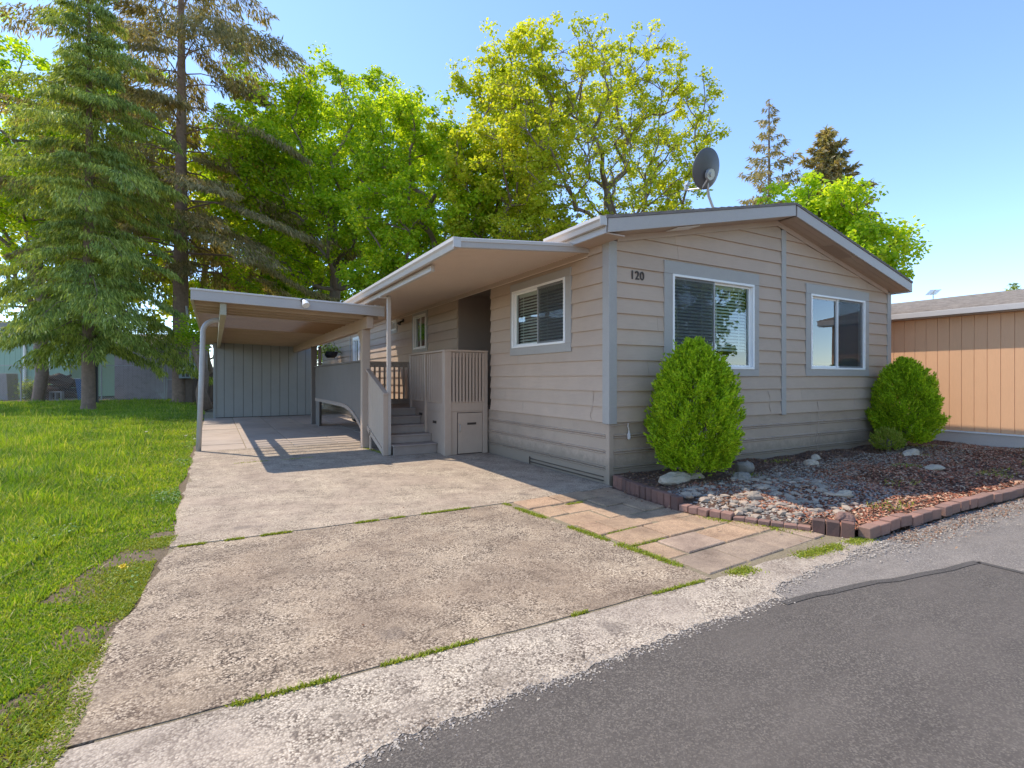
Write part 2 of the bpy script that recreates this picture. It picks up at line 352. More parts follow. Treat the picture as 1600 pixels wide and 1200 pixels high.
# ---------------------------------------------------------------- ground, lawn, driveway, road
g = struct(sheet('ground', [(-300, -300), (300, -300), (300, 300), (-300, 300)], -.06, M['soil']))
lawn_edge = [(-4.95, -3.3), (-4.7, -.2), (-4.7, 6.4), (-4.86, 6.42), (-4.86, 40)]
struct(sheet('lawn', lawn_edge + [(-60, 40), (-60, -3.3)], -.012, M['lawnsoil']))
road = struct(sheet('road', [(-80, -10.5), (80, -10.5), (80, -3.05)] + wob((14, -3.05), (.6, -2.96), 40, .04, 8) + [(.5, -2.88), (-5.0, -2.91), (-5.3, -3.40), (-80, -3.42)], -.010, M['asphalt']))
AE = [(x+random.gauss(0, .004), y+random.gauss(0, .010)) for x, y in wob((.5, -3.02), (-1.35, -3.22), 70, .05, 24) + wob((-1.37, -3.26), (-5.3, -3.46), 130, .035, 25)]    # ragged edge of the apron
pl_ = [(x, y+.07) for x, y in reversed(AE[70:])]
pp = wob((-1.45, -3.36), (.46, -3.64), 14, .03, 11)
struct(sheet('road_patch', [(-5.3, -6.8)] + pl_ + pp + wob((.5, -3.66), (1.15, -6.8), 12, .04, 12), -.0065, M['patch']))
seam = MB(); ln = pp + wob((.5, -3.66), (1.15, -6.8), 12, .04, 12)
for (a, b_) in zip(ln[:-1], ln[1:]):
    dx, dy = b_[0]-a[0], b_[1]-a[1]; L = math.hypot(dx, dy) or 1; nx, ny = -dy/L*.026, dx/L*.026
    bb = len(seam.v); seam.v += [(a[0]-nx, a[1]-ny, -.003), (b_[0]-nx, b_[1]-ny, -.003), (b_[0]+nx, b_[1]+ny, -.003), (a[0]+nx, a[1]+ny, -.003)]
    seam.f.append((bb, bb+1, bb+2, bb+3))
struct(seam.build('road_seam', M['seal']))
struct(sheet('road_scratch', [(.0, -4.62), (.62, -4.30), (.63, -4.31), (.01, -4.635)], -.002, M['conc_c']))
drive = struct(sheet('driveway', [(-4.95, -2.9), (.38, -2.9), (.1, -2.3), (-.3, -1.4), (-.1, 0), (-.05, 0), (0, 20), (-4.86, 20), (-4.86, 0)], -.007, M['joint']))
sheet('slab', wob((-4.87, 6.40), (-4.86, -.17), 40, .05, 4)[::1] + wob((-4.86, -.17), (-1.72, -.20), 20, .012, 5) + [(-1.7, -.20)] + wob((-1.69, -.20), (-.04, -.12), 14, .015, 6) + [(-.04, 6.4)], .0, M['conc_a'], drive, .08)
sheet('slab', wob((-4.87, -.20), (-5.12, -2.78), 24, .05, 3) + wob((-5.12, -2.79), (-1.52, -2.86), 26, .012, 21) + wob((-1.50, -2.86), (-1.72, -.23), 20, .010, 22) + wob((-1.74, -.23), (-4.87, -.20), 20, .012, 5), -.002, M['conc_b'], drive, .08)
sheet('slab', wob((-5.15, -2.81), (-1.50, -2.885), 26, .012, 21) + wob((-1.45, -2.88), (.42, -2.86), 14, .03, 23) + AE, -.003, M['conc_c'], drive, .08)
cf = struct(sheet('carport_floor', [(-4.86, 6.42), (-.04, 6.42), (-.04, 20), (-4.86, 20)], -.016, M['soil']))
xs = [-4.85, -3.98, -3.08, -2.18, -1.28, -.05]; ys = [6.43, 7.35, 8.3, 9.25, 10.2, 11.15, 12.1, 13.05, 14, 15, 16.0]
for i in range(len(xs)-1):
    for j in range(len(ys)-1):
        t = random.uniform(-.004, .004)
        MB().box(xs[i]+.008, xs[i+1]-.008, ys[j]+.008, ys[j+1]-.008, -.06, .002+t).build('slab', M['tile'], cf, .006)

# paver patch between driveway and flower bed
pv = struct(sheet('paver_path', [(-1.68, -.22), (.0, -.14), (-.12, -1.3), (.42, -2.84), (-1.46, -2.86)], -.022, M['soil']))
def bed_x(y):                             # west edge of the flower bed
    pts = [(-.10, .02), (-.7, -.12), (-1.35, -.22), (-2.0, -.06), (-2.85, .38)]
    for (a, xa), (b, xb) in zip(pts[:-1], pts[1:]):
        if b <= y <= a: return xa + (xb-xa)*(a-y)/(a-b)
    return pts[0][1] if y > -.1 else pts[-1][1]
y = -.22; row = 0
while y > -2.6:
    h = .373
    y1 = max(y-h, -2.85); ym = (y+y1)/2
    x = -1.66 + .07*(-ym) + random.uniform(0, .02); xe = bed_x(ym) - .06
    first = .26 if row % 2 else .5
    while x < xe - .08:
        x1 = min(x + first + random.uniform(-.03, .03), xe); first = .49
        if xe - x1 < .12: x1 = xe
        t = random.uniform(-.008, .008); k = .011
        def sh(px_, py_): return py_ + .07*(px_+1.6)
        pts = [(x+k, sh(x, y1)+k), (x1-k, sh(x1, y1)+k), (x1-k, sh(x1, y)-k), (x+k, sh(x, y)-k)]
        tl = [random.uniform(-.004, .004) for _ in range(4)]
        MB().hexa([(a, b, -.06) for a, b in pts] + [(a, b, .004+t+tl[i]) for i, (a, b) in enumerate(pts)]).build('paver', M['paverg'] if row >= 6 or random.random() < .06 else M['paver'], pv, .008)
        x = x1
    y = y1; row += 1

# flower bed ground
def bed_h(x, y):
    h = .05 + .06*min(1, max(0, (y+2.8)/1.2)) + .015*math.sin(x*3.1+y*2) + .012*math.sin(x*7.3-y*5)
    if -2.55 < y < -1.4: h = h*min(1, .15+max(0, x-bed_x(y))/.45)
    return h
bm_ = MB(); nx, ny = 70, 26
for j in range(ny+1):
    for i in range(nx+1):
        yy = -2.84 + j/ny*2.86; x0 = bed_x(min(yy, -.1)) - .0; xx = x0 + (11.0-x0)*(i/nx)**1.15
        bm_.v.append((xx, yy, bed_h(xx, yy)))
for j in range(ny):
    for i in range(nx):
        a = j*(nx+1)+i; bm_.f.append((a, a+1, a+nx+2, a+nx+1))
bed = struct(bm_.build('flower_bed', M['mulch'], smooth=True))

# ---------------------------------------------------------------- the house
house = thing('manufactured_house', 'taupe single-storey manufactured house with grey trim and gable end, numbered 120', 'house', (3.6, 10, 0))
HW = 7.24; LAP = .2085; Z0 = .82; VEND = 21.0
def clip(poly, a, b, c):                  # keep a*x+b*z+c >= 0
    out = []
    for i in range(len(poly)):
        p, q = poly[i], poly[(i+1) % len(poly)]
        dp, dq = a*p[0]+b*p[1]+c, a*q[0]+b*q[1]+c
        if dp >= 0: out.append(p)
        if dp*dq < 0: t = dp/(dp-dq); out.append((p[0]+(q[0]-p[0])*t, p[1]+(q[1]-p[1])*t))
    return out
def zs(x): return 3.22 + (x+.3)*.2078 if x < 3.55 else 4.02 - (x-3.55)*.236     # underside of the rake
def cells(x0, x1, z0, z1, openings):
    """split a board rectangle around openings"""
    rects = [(x0, x1, z0, z1)]
    for (a, b, c, d) in openings:
        nr = []
        for (p, q, r, s) in rects:
            if q <= a or p >= b or s <= c or r >= d: nr.append((p, q, r, s)); continue
            if p < a: nr.append((p, a, r, s))
            if q > b: nr.append((b, q, r, s))
            lo, hi = max(p, a), min(q, b)
            if r < c: nr.append((lo, hi, r, c))
            if s > d: nr.append((lo, hi, d, s))
        rects = nr
    return rects
def runs(rects):
    """walk the cells left to right, one mesh per unbroken length of board"""
    rects = sorted(rects); out = []; mb = MB()
    for i, c in enumerate(rects):
        nxt = rects[i+1] if i+1 < len(rects) else None
        last = nxt is None or nxt[0] > max(q[1] for q in rects[:i+1])+1e-6
        out.append((*c, mb, last))
        if last: mb = MB()
    return out
def lap(z, zb): return .034 - .024*(z-zb)/LAP
front_open = [(1.13, 2.95, 1.55, 2.90), (4.51, 6.28, 1.57, 2.89)]
for side, (xa, xb) in enumerate(((.10, 3.68), (3.80, 7.14))):
    for k in range(17):
        zb = Z0 + k*LAP; zt = zb + LAP
        jx = random.uniform(xa+.4, xb-.4); jn = [(jx, jx+.0035, zb-.01, zt+.01)] if k % 3 == side or k % 5 == 1 else []
        for (p, q, r, s, mb, last) in runs(cells(xa, xb, zb, zt, front_open + jn)):
            poly = [(p, r), (q, r), (q, s), (p, s)]
            poly = clip(poly, .2078, -1, 3.22+.3*.2078); poly = clip(poly, -.236, -1, 4.02+3.55*.236)
            if len(poly) >= 3 and max(z for _, z in poly)-min(z for _, z in poly) >= .004:
                mb.prism([(x, -lap(z, zb), z) for x, z in poly], [(x, .012, z) for x, z in poly])
            if last and mb.v: mb.build('siding_board', M['siding'], house)
side_open = [(.95, 2.53, 1.93, 2.91), (6.80, 7.71, 2.16, 3.02), (9.2, 9.7, 2.80, 3.10), (13.66, 14.45, 2.0, 2.86)]
for (ya, yb) in ((.10, 3.37), (4.93, 13.0), (13.0, VEND)):
    for k in range(12):
        zb = Z0 + k*LAP; zt = min(zb + LAP, 3.23)
        if zt-zb < .02: continue
        jn = [(jx, jx+.0035, zb-.01, zt+.01) for jx in np.arange(ya+random.uniform(.6, 2.8), yb-.3, 3.66)]
        for (p, q, r, s, mb, last) in runs(cells(ya, yb, zb, zt, side_open + jn)):
            mb.prism([(-lap(z, zb), p_, z) for p_, z in ((p, r), (q, r), (q, s), (p, s))], [(.012, p_, z) for p_, z in ((p, r), (q, r), (q, s), (p, s))])
            if last: mb.build('siding_board', M['siding'], house)
for (xx, d) in ((HW, 1),):
    for k in range(12):
        zb = Z0 + k*LAP
        MB().prism([(xx+lap(z, zb), y_, z) for y_, z in ((.1, zb), (VEND, zb), (VEND, min(zb+LAP, 3.15)), (.1, min(zb+LAP, 3.15)))],
                   [(xx-.012, y_, z) for y_, z in ((.1, zb), (VEND, zb), (VEND, min(zb+LAP, 3.15)), (.1, min(zb+LAP, 3.15)))]).build('siding_board', M['siding'], house)
MB().prism([(x, VEND, z) for x, z in ((0, 0), (HW, 0), (HW, 3.2), (3.55, 4.0), (0, 3.25))], [(x, VEND-.05, z) for x, z in ((0, 0), (HW, 0), (HW, 3.2), (3.55, 4.0), (0, 3.25))]).build('rear_wall', M['siding'], house)
# entry alcove
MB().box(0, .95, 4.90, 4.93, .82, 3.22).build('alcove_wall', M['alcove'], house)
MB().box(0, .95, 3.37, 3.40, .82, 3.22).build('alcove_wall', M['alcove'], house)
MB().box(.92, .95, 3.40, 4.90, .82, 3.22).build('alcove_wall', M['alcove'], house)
dr = MB().box(.875, .915, 3.66, 4.58, .86, 2.88).build('door', M['car'], house, .004)
MB().box(.855, .873, 3.8, 4.44, 1.9, 2.7).build('door_window', M['glass'], dr)
MB().tube([(.86, 4.48, 1.85), (.82, 4.48, 1.85)], [.03, .034], 10).build('handle', M['alu'], dr)
fr = MB().box(.86, .918, 3.56, 3.655, .86, 2.98).box(.86, .918, 4.585, 4.68, .86, 2.98).box(.86, .918, 3.656, 4.584, 2.885, 2.98)
fr.build('door_frame', M['white'], house, .003)
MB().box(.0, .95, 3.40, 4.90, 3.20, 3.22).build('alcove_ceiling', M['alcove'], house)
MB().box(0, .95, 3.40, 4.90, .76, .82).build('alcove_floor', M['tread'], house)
# corner and centre trims
MB().box(-.038, .10, -.038, .10, .80, 3.23).build('corner_trim', M['trim'], house, .004)
MB().box(HW-.10, HW+.038, -.038, .10, .80, 3.13).build('corner_trim', M['trim'], house, .004)
MB().box(3.68, 3.80, -.040, 0, .80, zs(3.68)-.10).build('centre_trim', M['trim'], house, .004)
MB().box(-.040, 0, 14.98, 15.08, .8, 3.22).build('wall_trim', M['trim'], house)
# rake frieze strips
for (xa, xb) in ((.10, 3.55), (3.55, 7.14)):
    pf = [(xa, zs(xa+1e-4)-.085), (xb, zs(xb-1e-4)-.085), (xb, zs(xb-1e-4)-.002), (xa, zs(xa+1e-4)-.002)]
    MB().prism([(x, -.046, z) for x, z in pf], [(x, -.028, z) for x, z in pf]).build('frieze_board', M['soffit'], house)
MB().box(-.046, -.028, .1, VEND, 3.10, 3.20).build('frieze_board', M['soffit'], house)
# skirting
def skirt_prof():                         # (outward, z)
    p = [(-.03, -.04), (.0, -.04)]
    for zr in (.205, .42, .63):
        for dz, o in ((-.030, 0), (-.020, .020), (-.010, .020), (0, .001), (.010, .020), (.020, .020), (.030, 0)): p.append((o, zr+dz))
    return p + [(.0, .815), (-.03, .815)]
sp = skirt_prof(); edges = [.06, 2.0, 4.55, 7.18]
for a, b_ in zip(edges[:-1], edges[1:]):
    MB().prism([(a+.002, -o-.002, z) for o, z in sp], [(b_-.002, -o-.002, z) for o, z in sp]).build('skirting_panel', M['skirt'], house)
for a, b_ in ((.06, 3.44), (3.44, 7.0), (7.0, 10.5), (10.5, 14), (14, 17.5), (17.5, VEND)):
    MB().prism([(-o-.002, a+.002, z) for o, z in sp], [(-o-.002, b_-.002, z) for o, z in sp]).build('skirting_panel', M['skirt'], house)
MB().prism([(HW+o, 0, z) for o, z in sp], [(HW+o, VEND, z) for o, z in sp]).build('skirting_panel', M['skirt'], house)
MB().box(-.020, .058, -.020, .058, -.04, .80).build('corner_strip', M['skirt'], house, .003)
ac = MB().box(-.030, -.016, .10, 1.98, .030, .044).box(-.030, -.016, 1.965, 1.98, .0, .12).box(-.030, -.016, .10, 1.98, .085, .093)
ac.build('access_panel_rail', M['darkmetal'], house)
# windows
def window(axis, a0, a1, z0, z1, ta0, ta1, tz0, tz1, name_frame='window', screen_side=0, blinds=(1, 1), blind_bottom=None, tw=None, mat_trim='trim'):
    """axis 'x': front wall facing -y ; axis 'y': side wall facing -x. Coordinates run along the wall."""
    def BX(mb, p0, p1, d0, d1, q0, q1):   # d = outward distance
        if axis == 'x': mb.box(p0, p1, -d1, -d0, q0, q1)
        else: mb.box(-d1, -d0, p0, p1, q0, q1)
        return mb
    tr = MB(); BX(tr, ta0, ta1, 0, .042, z1-.002, tz1); tr.build('window_trim', M[mat_trim], house, .004)
    tr = MB(); BX(tr, ta0, ta1, 0, .042, tz0, z0+.002); tr.build('window_trim', M[mat_trim], house, .004)
    tr = MB(); BX(tr, ta0, a0+.002, 0, .040, z0+.002, z1-.002); tr.build('window_trim', M[mat_trim], house, .004)
    tr = MB(); BX(tr, a1-.002, ta1, 0, .040, z0+.002, z1-.002); tr.build('window_trim', M[mat_trim], house, .004)
    e = .035
    fm = MB(); BX(fm, a0, a1, -.07, .052, z1-e, z1); BX(fm, a0, a1, -.07, .052, z0, z0+e); BX(fm, a0, a0+e, -.07, .052, z0+e, z1-e); BX(fm, a1-e, a1, -.07, .052, z0+e, z1-e)
    wn = fm.build('window', M['white'], house, .004)
    mid = (a0+a1)/2; s = .032
    for k, (p0, p1, dd) in enumerate(((a0+e, mid+s/2, -.005 if screen_side else .018), (mid-s/2, a1-e, .018 if screen_side else -.005))):
        sm = MB(); BX(sm, p0, p1, dd-.02, dd, z1-e-s, z1-e); BX(sm, p0, p1, dd-.02, dd, z0+e, z0+e+s); BX(sm, p0, p0+s, dd-.02, dd, z0+e+s, z1-e-s); BX(sm, p1-s, p1, dd-.02, dd, z0+e+s, z1-e-s)
        sm.build('sash', M['white'], wn, .003)
        pm = MB(); BX(pm, p0+s, p1-s, dd-.014, dd-.010, z0+e+s, z1-e-s); pm.build('pane', M['glass'], wn)
        if k == screen_side and screen_side is not None:
            pm = MB(); BX(pm, p0+s, p1-s, dd+.016, dd+.018, z0+e, z1-e); pm.build('insect_screen', M['screen'], wn)
        if blinds[k]:
            bl = MB(); zz = z1-e-.05; zlow = (blind_bottom if blind_bottom else z0+e)
            BX(bl, p0+.01, p1-.01, -.13, -.08, z1-e-.06, z1-e)
            while zz > zlow:
                if axis == 'x': bl.hexa([(p0+.01, .085, zz-.030), (p1-.01, .085, zz-.030), (p1-.01, .115, zz+.0), (p0+.01, .115, zz+.0), (p0+.01, .083, zz-.028), (p1-.01, .083, zz-.028), (p1-.01, .113, zz+.003), (p0+.01, .113, zz+.003)])
                else: bl.hexa([(.085, p0+.01, zz-.030), (.085, p1-.01, zz-.030), (.115, p1-.01, zz+.0), (.115, p0+.01, zz+.0), (.083, p0+.01, zz-.028), (.083, p1-.01, zz-.028), (.113, p1-.01, zz+.003), (.113, p0+.01, zz+.003)])
                zz -= .05
            for c in (.2, .8): BX(bl, p0+(p1-p0)*c, p0+(p1-p0)*c+.012, -.088, -.084, zlow, z1-e-.02)
            bl.build('blind', M['blind'], wn, kind='stuff')
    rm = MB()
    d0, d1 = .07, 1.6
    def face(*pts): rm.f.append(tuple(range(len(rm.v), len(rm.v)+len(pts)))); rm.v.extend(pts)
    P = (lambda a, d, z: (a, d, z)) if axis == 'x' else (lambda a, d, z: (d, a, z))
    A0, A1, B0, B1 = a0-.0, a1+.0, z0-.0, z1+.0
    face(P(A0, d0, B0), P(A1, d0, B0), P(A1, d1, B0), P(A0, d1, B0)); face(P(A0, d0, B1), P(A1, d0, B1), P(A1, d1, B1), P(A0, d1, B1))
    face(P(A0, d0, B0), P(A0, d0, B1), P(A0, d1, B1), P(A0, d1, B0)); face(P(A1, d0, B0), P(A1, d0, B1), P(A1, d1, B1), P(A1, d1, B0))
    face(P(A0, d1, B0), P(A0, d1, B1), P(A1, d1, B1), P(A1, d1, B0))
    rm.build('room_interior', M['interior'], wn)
    return wn
window('x', 1.13, 2.95, 1.55, 2.90, .97, 3.08, 1.44, 3.08, screen_side=0, blind_bottom=1.85)
window('x', 4.51, 6.28, 1.57, 2.89, 4.37, 6.43, 1.45, 3.06, screen_side=1, blinds=(0, 0))
window('y', .95, 2.53, 1.93, 2.91, .81, 2.60, 1.80, 3.035, screen_side=0)
window('y', 6.80, 7.71, 2.16, 3.02, 6.70, 7.82, 2.08, 3.10, screen_side=None, blinds=(0, 0))
window('y', 9.2, 9.7, 2.80, 3.10, 9.12, 9.78, 2.72, 3.10, screen_side=None, blinds=(0, 0))
window('y', 13.66, 14.45, 2.0, 2.86, 13.56, 14.55, 1.9, 2.94, screen_side=None, blinds=(0, 0), mat_trim='white')
# roof
def zt(x): return 3.42 + (x+.3)*.2078 if x < 3.55 else 4.22 - (x-3.55)*.238
for (xa, xb, nm) in ((-.36, 3.55, 0), (3.55, 7.38, 1)):
    pf = [(xa, zt(xa+1e-5)-.03), (xb, zt(xb-1e-5)-.03), (xb, zt(xb-1e-5)), (xa, zt(xa+1e-5))]
    MB().yprofile(pf, -.37, VEND+.35).build('roof', M['shingle'], house)
    rows = MB(); n = 26                       # lapped shingle courses
    for k in range(n):
        t0, t1 = k/n, (k+1)/n
        if nm == 0: p0, p1 = xa+(xb-xa)*t0, xa+(xb-xa)*t1
        else: p0, p1 = xb-(xb-xa)*t0, xb-(xb-xa)*t1
        e0, e1 = p0 + (1e-5 if nm == 0 else -1e-5), p1 - (1e-5 if nm == 0 else -1e-5)
        yy = -.37
        while yy < VEND+.3:
            y2 = min(yy+random.uniform(.8, 1.2), VEND+.34); j = random.uniform(0, .003)
            rows.hexa([(p0, yy, zt(e0)+.001), (p1, yy, zt(e1)+.001), (p1, y2, zt(e1)+.001), (p0, y2, zt(e0)+.001), (p0, yy, zt(e0)+.013+j), (p1, yy, zt(e1)+.003), (p1, y2, zt(e1)+.003), (p0, y2, zt(e0)+.013+j)])
            yy = y2
    rows.build('shingles', M['shingle'], house, kind='stuff')
    ft = [(xa+.04, zt(xa+.04)-.205), (xb, zt(xb-1e-5)-.205), (xb, zt(xb-1e-5)-.032), (xa+.04, zt(xa+.04)-.032)]
    MB().yprofile(ft, -.36, -.335).build('rake_fascia', M['fascia'], house, .003)
    sf = [(xa+.05, zt(xa+.05)-.203), (xb, zt(xb-1e-5)-.203), (xb, zt(xb-1e-5)-.185), (xa+.05, zt(xa+.05)-.185)]
    n = 6                                     # soffit in grooved strips running along the rake
    for k in range(3):
        MB().yprofile(sf, -.333+k*.111+.002, -.333+(k+1)*.111-.002).build('soffit_strip', M['soffit'], house)
MB().box(-.33, -.03, -.332, VEND+.3, 3.20, 3.215).build('soffit', M['soffit'], house)
MB().box(-.345, -.325, -.335, VEND+.3, 3.205, 3.385).build('eave_fascia', M['fascia'], house)
MB().box(HW+.05, HW+.12, -.335, VEND+.3, 3.10, 3.28).build('eave_fascia', M['fascia'], house)
def gutter(y0, y1, x, z, par, wd=.11, hh=.11, name='gutter'):
    pr = [(x, z), (x-.01, z-hh), (x-wd*.55, z-hh), (x-wd*.75, z-hh*.55), (x-wd, z-hh*.35), (x-wd, z), (x-wd+.012, z), (x-wd+.012, z-hh*.3), (x-wd*.7, z-hh*.5), (x-wd*.5, z-hh+.008), (x-.014, z-hh+.008), (x-.008, z)]
    return MB().yprofile(pr, y0, y1).build(name, M['gutter'], par)
gutter(-.36, .9, -.346, 3.40, house)
MB().box(-.456, -.346, -.366, -.361, 3.29, 3.40).build('gutter_cap', M['gutter'], house)
# soffit vent and small rake lamp outline
vt = MB(); xa, xb = 4.75, 5.35
def soff(x): return zt(x)-.207
for k in range(9):
    y_ = -.30 + k*.025
    vt.hexa([(xa, y_, soff(xa)-.008), (xb, y_, soff(xb)-.008), (xb, y_+.012, soff(xb)-.008), (xa, y_+.012, soff(xa)-.008), (xa, y_, soff(xa)), (xb, y_, soff(xb)), (xb, y_+.012, soff(xb)), (xa, y_+.012, soff(xa))])
vt.build('soffit_vent', M['soffit'], house)
xa, xb = .95, 1.4
MB().hexa([(xa, -.30, soff(xa)-.012), (xb, -.30, soff(xb)-.012), (xb, -.08, soff(xb)-.012), (xa, -.08, soff(xa)-.012), (xa, -.30, soff(xa)), (xb, -.30, soff(xb)), (xb, -.08, soff(xb)), (xa, -.08, soff(xa))]).build('soffit_vent', M['white'], house, .006)
# house number
def text_mesh(name, body, size, depth, mat, parent, mtx):
    cu = bpy.data.curves.new(name, 'FONT'); cu.body = body; cu.size = size; cu.extrude = depth; cu.offset = .0025
    tmp = bpy.data.objects.new('tmp', cu); COL.objects.link(tmp)
    dg = bpy.context.evaluated_depsgraph_get(); me = bpy.data.meshes.new_from_object(tmp.evaluated_get(dg)); me.name = name
    bpy.data.objects.remove(tmp); me.transform(mtx); me.materials.clear(); me.materials.append(mat)
    return link(name, me, parent)
for i, ch in enumerate('120'):
    text_mesh('house_number', ch, .165, .004, M['darkmetal'], house, Matrix.Translation((.335+i*.088, -.030, 2.755)) @ Matrix.Rotation(R(90), 4, 'X'))
# wall lamp, cables, hanging socket
wl = MB().tube([(-.026, 8.57, 3.0), (-.05, 8.57, 3.0)], .05, 12).build('wall_lamp', M['black'], house)
MB().tube([(-.05, 8.57, 2.99), (-.13, 8.53, 2.95), (-.17, 8.5, 2.90)], [.02, .03, .055], 10).build('lamp_shade', M['black'], wl)
MB().tube([(-.05, 8.62, 3.0), (-.14, 8.66, 3.02), (-.20, 8.68, 3.0)], [.02, .035, .06], 10).build('lamp_shade', M['white'], wl)
MB().tube([(-.030, .30, 1.23), (-.030, .31, 1.05), (-.032, .37, .90), (-.034, .33, .83), (-.035, .0, .79), (-.028, -.03, .775), (.12, -.03, .785), (.4, -.03, .81), (.8, -.03, .83)], .004, 5).build('cable', M['soffit'], house)
MB().tube([(4.72, -.03, 1.0), (4.76, -.03, .83), (4.74, -.03, .5), (4.70, -.02, .3), (4.78, -.02, .1)], .004, 5).build('cable', M['soffit'], house)
MB().tube([(5.95, -.03, 1.12), (5.93, -.03, .95), (5.90, -.03, .84), (5.2, -.03, .80), (4.9, -.03, .74)], .004, 5).build('cable', M['soffit'], house)
MB().tube([(3.32, -.03, 1.2), (3.37, -.03, 1.1), (3.36, -.03, .95), (3.4, -.03, .84)], .004, 5).build('cable', M['soffit'], house)
pl = MB().tube([(.30, -.030, .80), (.29, -.035, .76), (.305, -.04, .72), (.30, -.04, .68)], .004, 5).build('socket_cord', M['white'], house)
MB().tube([(.30, -.045, .70), (.30, -.045, .67), (.30, -.045, .66), (.30, -.045, .60), (.30, -.045, .585)], [.012, .014, .024, .024, .014], 8).build('socket_plug', M['gutter'], pl)

# satellite dish on the ridge
dz = zt(3.5)
dsh = thing('satellite_dish', 'grey oval satellite dish on a bent mast at the roof of the taupe house', 'satellite dish', (2.5, .6, zt(2.5)))
D0 = Vector((2.88, .62, zt(2.88)))
base = MB().box(D0.x-.07, D0.x+.07, D0.y-.07, D0.y+.07, D0.z-.0, D0.z+.02).build('mounting_plate', M['alu'], dsh)
C0 = Vector((2.50, .50, D0.z+.66))
MB().tube([D0, D0+Vector((-.02, 0, .10)), D0+Vector((-.20, 0, .40)), C0+Vector((.05, .05, .02)), C0+Vector((.02, .03, .10))], .022, 10).build('mast', M['alu'], dsh, smooth=True)
nrm = Vector((-.02, .96, .28)).normalized()          # its back is turned to the street
a1 = nrm.cross(Vector((0, 0, 1))).normalized(); a2 = nrm.cross(a1)
def dish_pt(r, t, off=0): 
    return C0 + Vector((0, 0, .12)) + a1*(math.cos(t)*r*.31) + a2*(math.sin(t)*r*.325) + nrm*(.05*r*r - .02 + off)
dm = MB(); nr, ns = 8, 40
for side in (0, 1):
    for i in range(nr+1):
        for k in range(ns): dm.v.append(tuple(dish_pt(i/nr, 2*math.pi*k/ns, -.012*side)))
for side in (0, 1):
    o0 = side*(nr+1)*ns
    for i in range(nr):
        for k in range(ns): k2 = (k+1) % ns; dm.f.append((o0+i*ns+k, o0+i*ns+k2, o0+(i+1)*ns+k2, o0+(i+1)*ns+k))
for k in range(ns): k2 = (k+1) % ns; dm.f.append((nr*ns+k, nr*ns+k2, (2*nr+1)*ns+k2, (2*nr+1)*ns+k))
dm.build('reflector', M['dish'], dsh, smooth=True)
low = dish_pt(.95, math.pi/2); arm = low + nrm*.34 + Vector((0, 0, -.02))
if dish_pt(.95, -math.pi/2).z < low.z: low = dish_pt(.95, -math.pi/2); arm = low + nrm*.34
MB().tube([bk_ := C0+Vector((0, 0, -.0))-nrm*.05, low, arm], .013, 8).build('feed_arm', M['gutter'], dsh)
MB().tube([arm, arm+Vector((0, 0, .08)), arm+Vector((0, 0, .10))-nrm*.06], [.03, .04, .035], 10).build('feed_horn', M['alu'], dsh)
bk = C0 + Vector((0, 0, .02)) - nrm*.05
mb = MB().tube([bk-nrm*.03, bk+nrm*.02], .09, 10).tube([bk-nrm*.05, bk-nrm*.02], .035, 8); mb.build('back_bracket', M['alu'], dsh)

# ---------------------------------------------------------------- patio awning
aw = thing('patio_awning', 'tan metal awning with white gutter edge over the porch steps', 'awning', (-1.8, 4.1, 0))
AY0, AY1 = .42, 9.8
def awz(x): return 2.98 + (x+2.0)*.088
pan = MB(); n = int((AY1-AY0)/.076)
top = []; 
for k in range(n):
    y0 = AY0 + k*.076
    for dy, dzv in ((0, 0), (.020, 0), (.030, .022), (.056, .022), (.066, 0)): top.append((y0+dy, dzv))
top.append((AY0+n*.076, 0))
for (yy, dd) in top:
    for x in (-1.98, -.035): pan.v.append((x, yy, awz(x)+dd+.02))
for i in range(len(top)-1): pan.f.append((2*i, 2*i+1, 2*i+3, 2*i+2))
o = pan.build('corrugated_pan', M['pan'], aw)
sm_ = o.modifiers.new('s', 'SOLIDIFY'); sm_.thickness = .006; sm_.offset = 1
pr = lambda x: awz(x)
MB().hexa([(-2.07, AY0-.05, pr(-2.07)-.01), (-.04, AY0-.05, pr(-.04)-.01), (-.04, AY0-.01, pr(-.04)-.01), (-2.07, AY0-.01, pr(-2.07)-.01), (-2.07, AY0-.06, pr(-2.07)+.105), (-.04, AY0-.06, pr(-.04)+.105), (-.04, AY0-.01, pr(-.04)+.105), (-2.07, AY0-.01, pr(-2.07)+.105)]).build('front_fascia', M['fascia'], aw, .008)
MB().hexa([(-2.07, AY0-.068, pr(-2.07)+.065), (-.04, AY0-.068, pr(-.04)+.065), (-.04, AY0-.061, pr(-.04)+.06), (-2.07, AY0-.061, pr(-2.07)+.06), (-2.07, AY0-.072, pr(-2.07)+.1), (-.04, AY0-.072, pr(-.04)+.1), (-.04, AY0-.062, pr(-.04)+.11), (-2.07, AY0-.062, pr(-2.07)+.11)]).build('fascia_bead', M['gutter'], aw)
gutter(AY0-.06, AY1, -1.985, 3.09, aw, .10, .12, 'gutter')
MB().box(-2.085, -1.985, AY0-.07, AY0-.062, 2.97, 3.09).build('gutter_cap', M['gutter'], aw)
MB().box(-1.93, -1.87, 1.5, AY1-.1, 2.90, 2.985).build('beam', M['gutter'], aw, .006)
MB().box(-.045, -.028, AY0, AY1, 3.09, 3.14).build('wall_channel', M['pan'], aw)
for yp in (4.1,):
    p = MB().box(-1.79, -1.72, yp-.035, yp+.035, 0, 2.93).build('post', M['awpost'], aw, .006)
    MB().box(-1.93, -1.74, yp-.05, yp+.05, 2.88, 2.899).build('post_bracket', M['gutter'], aw)

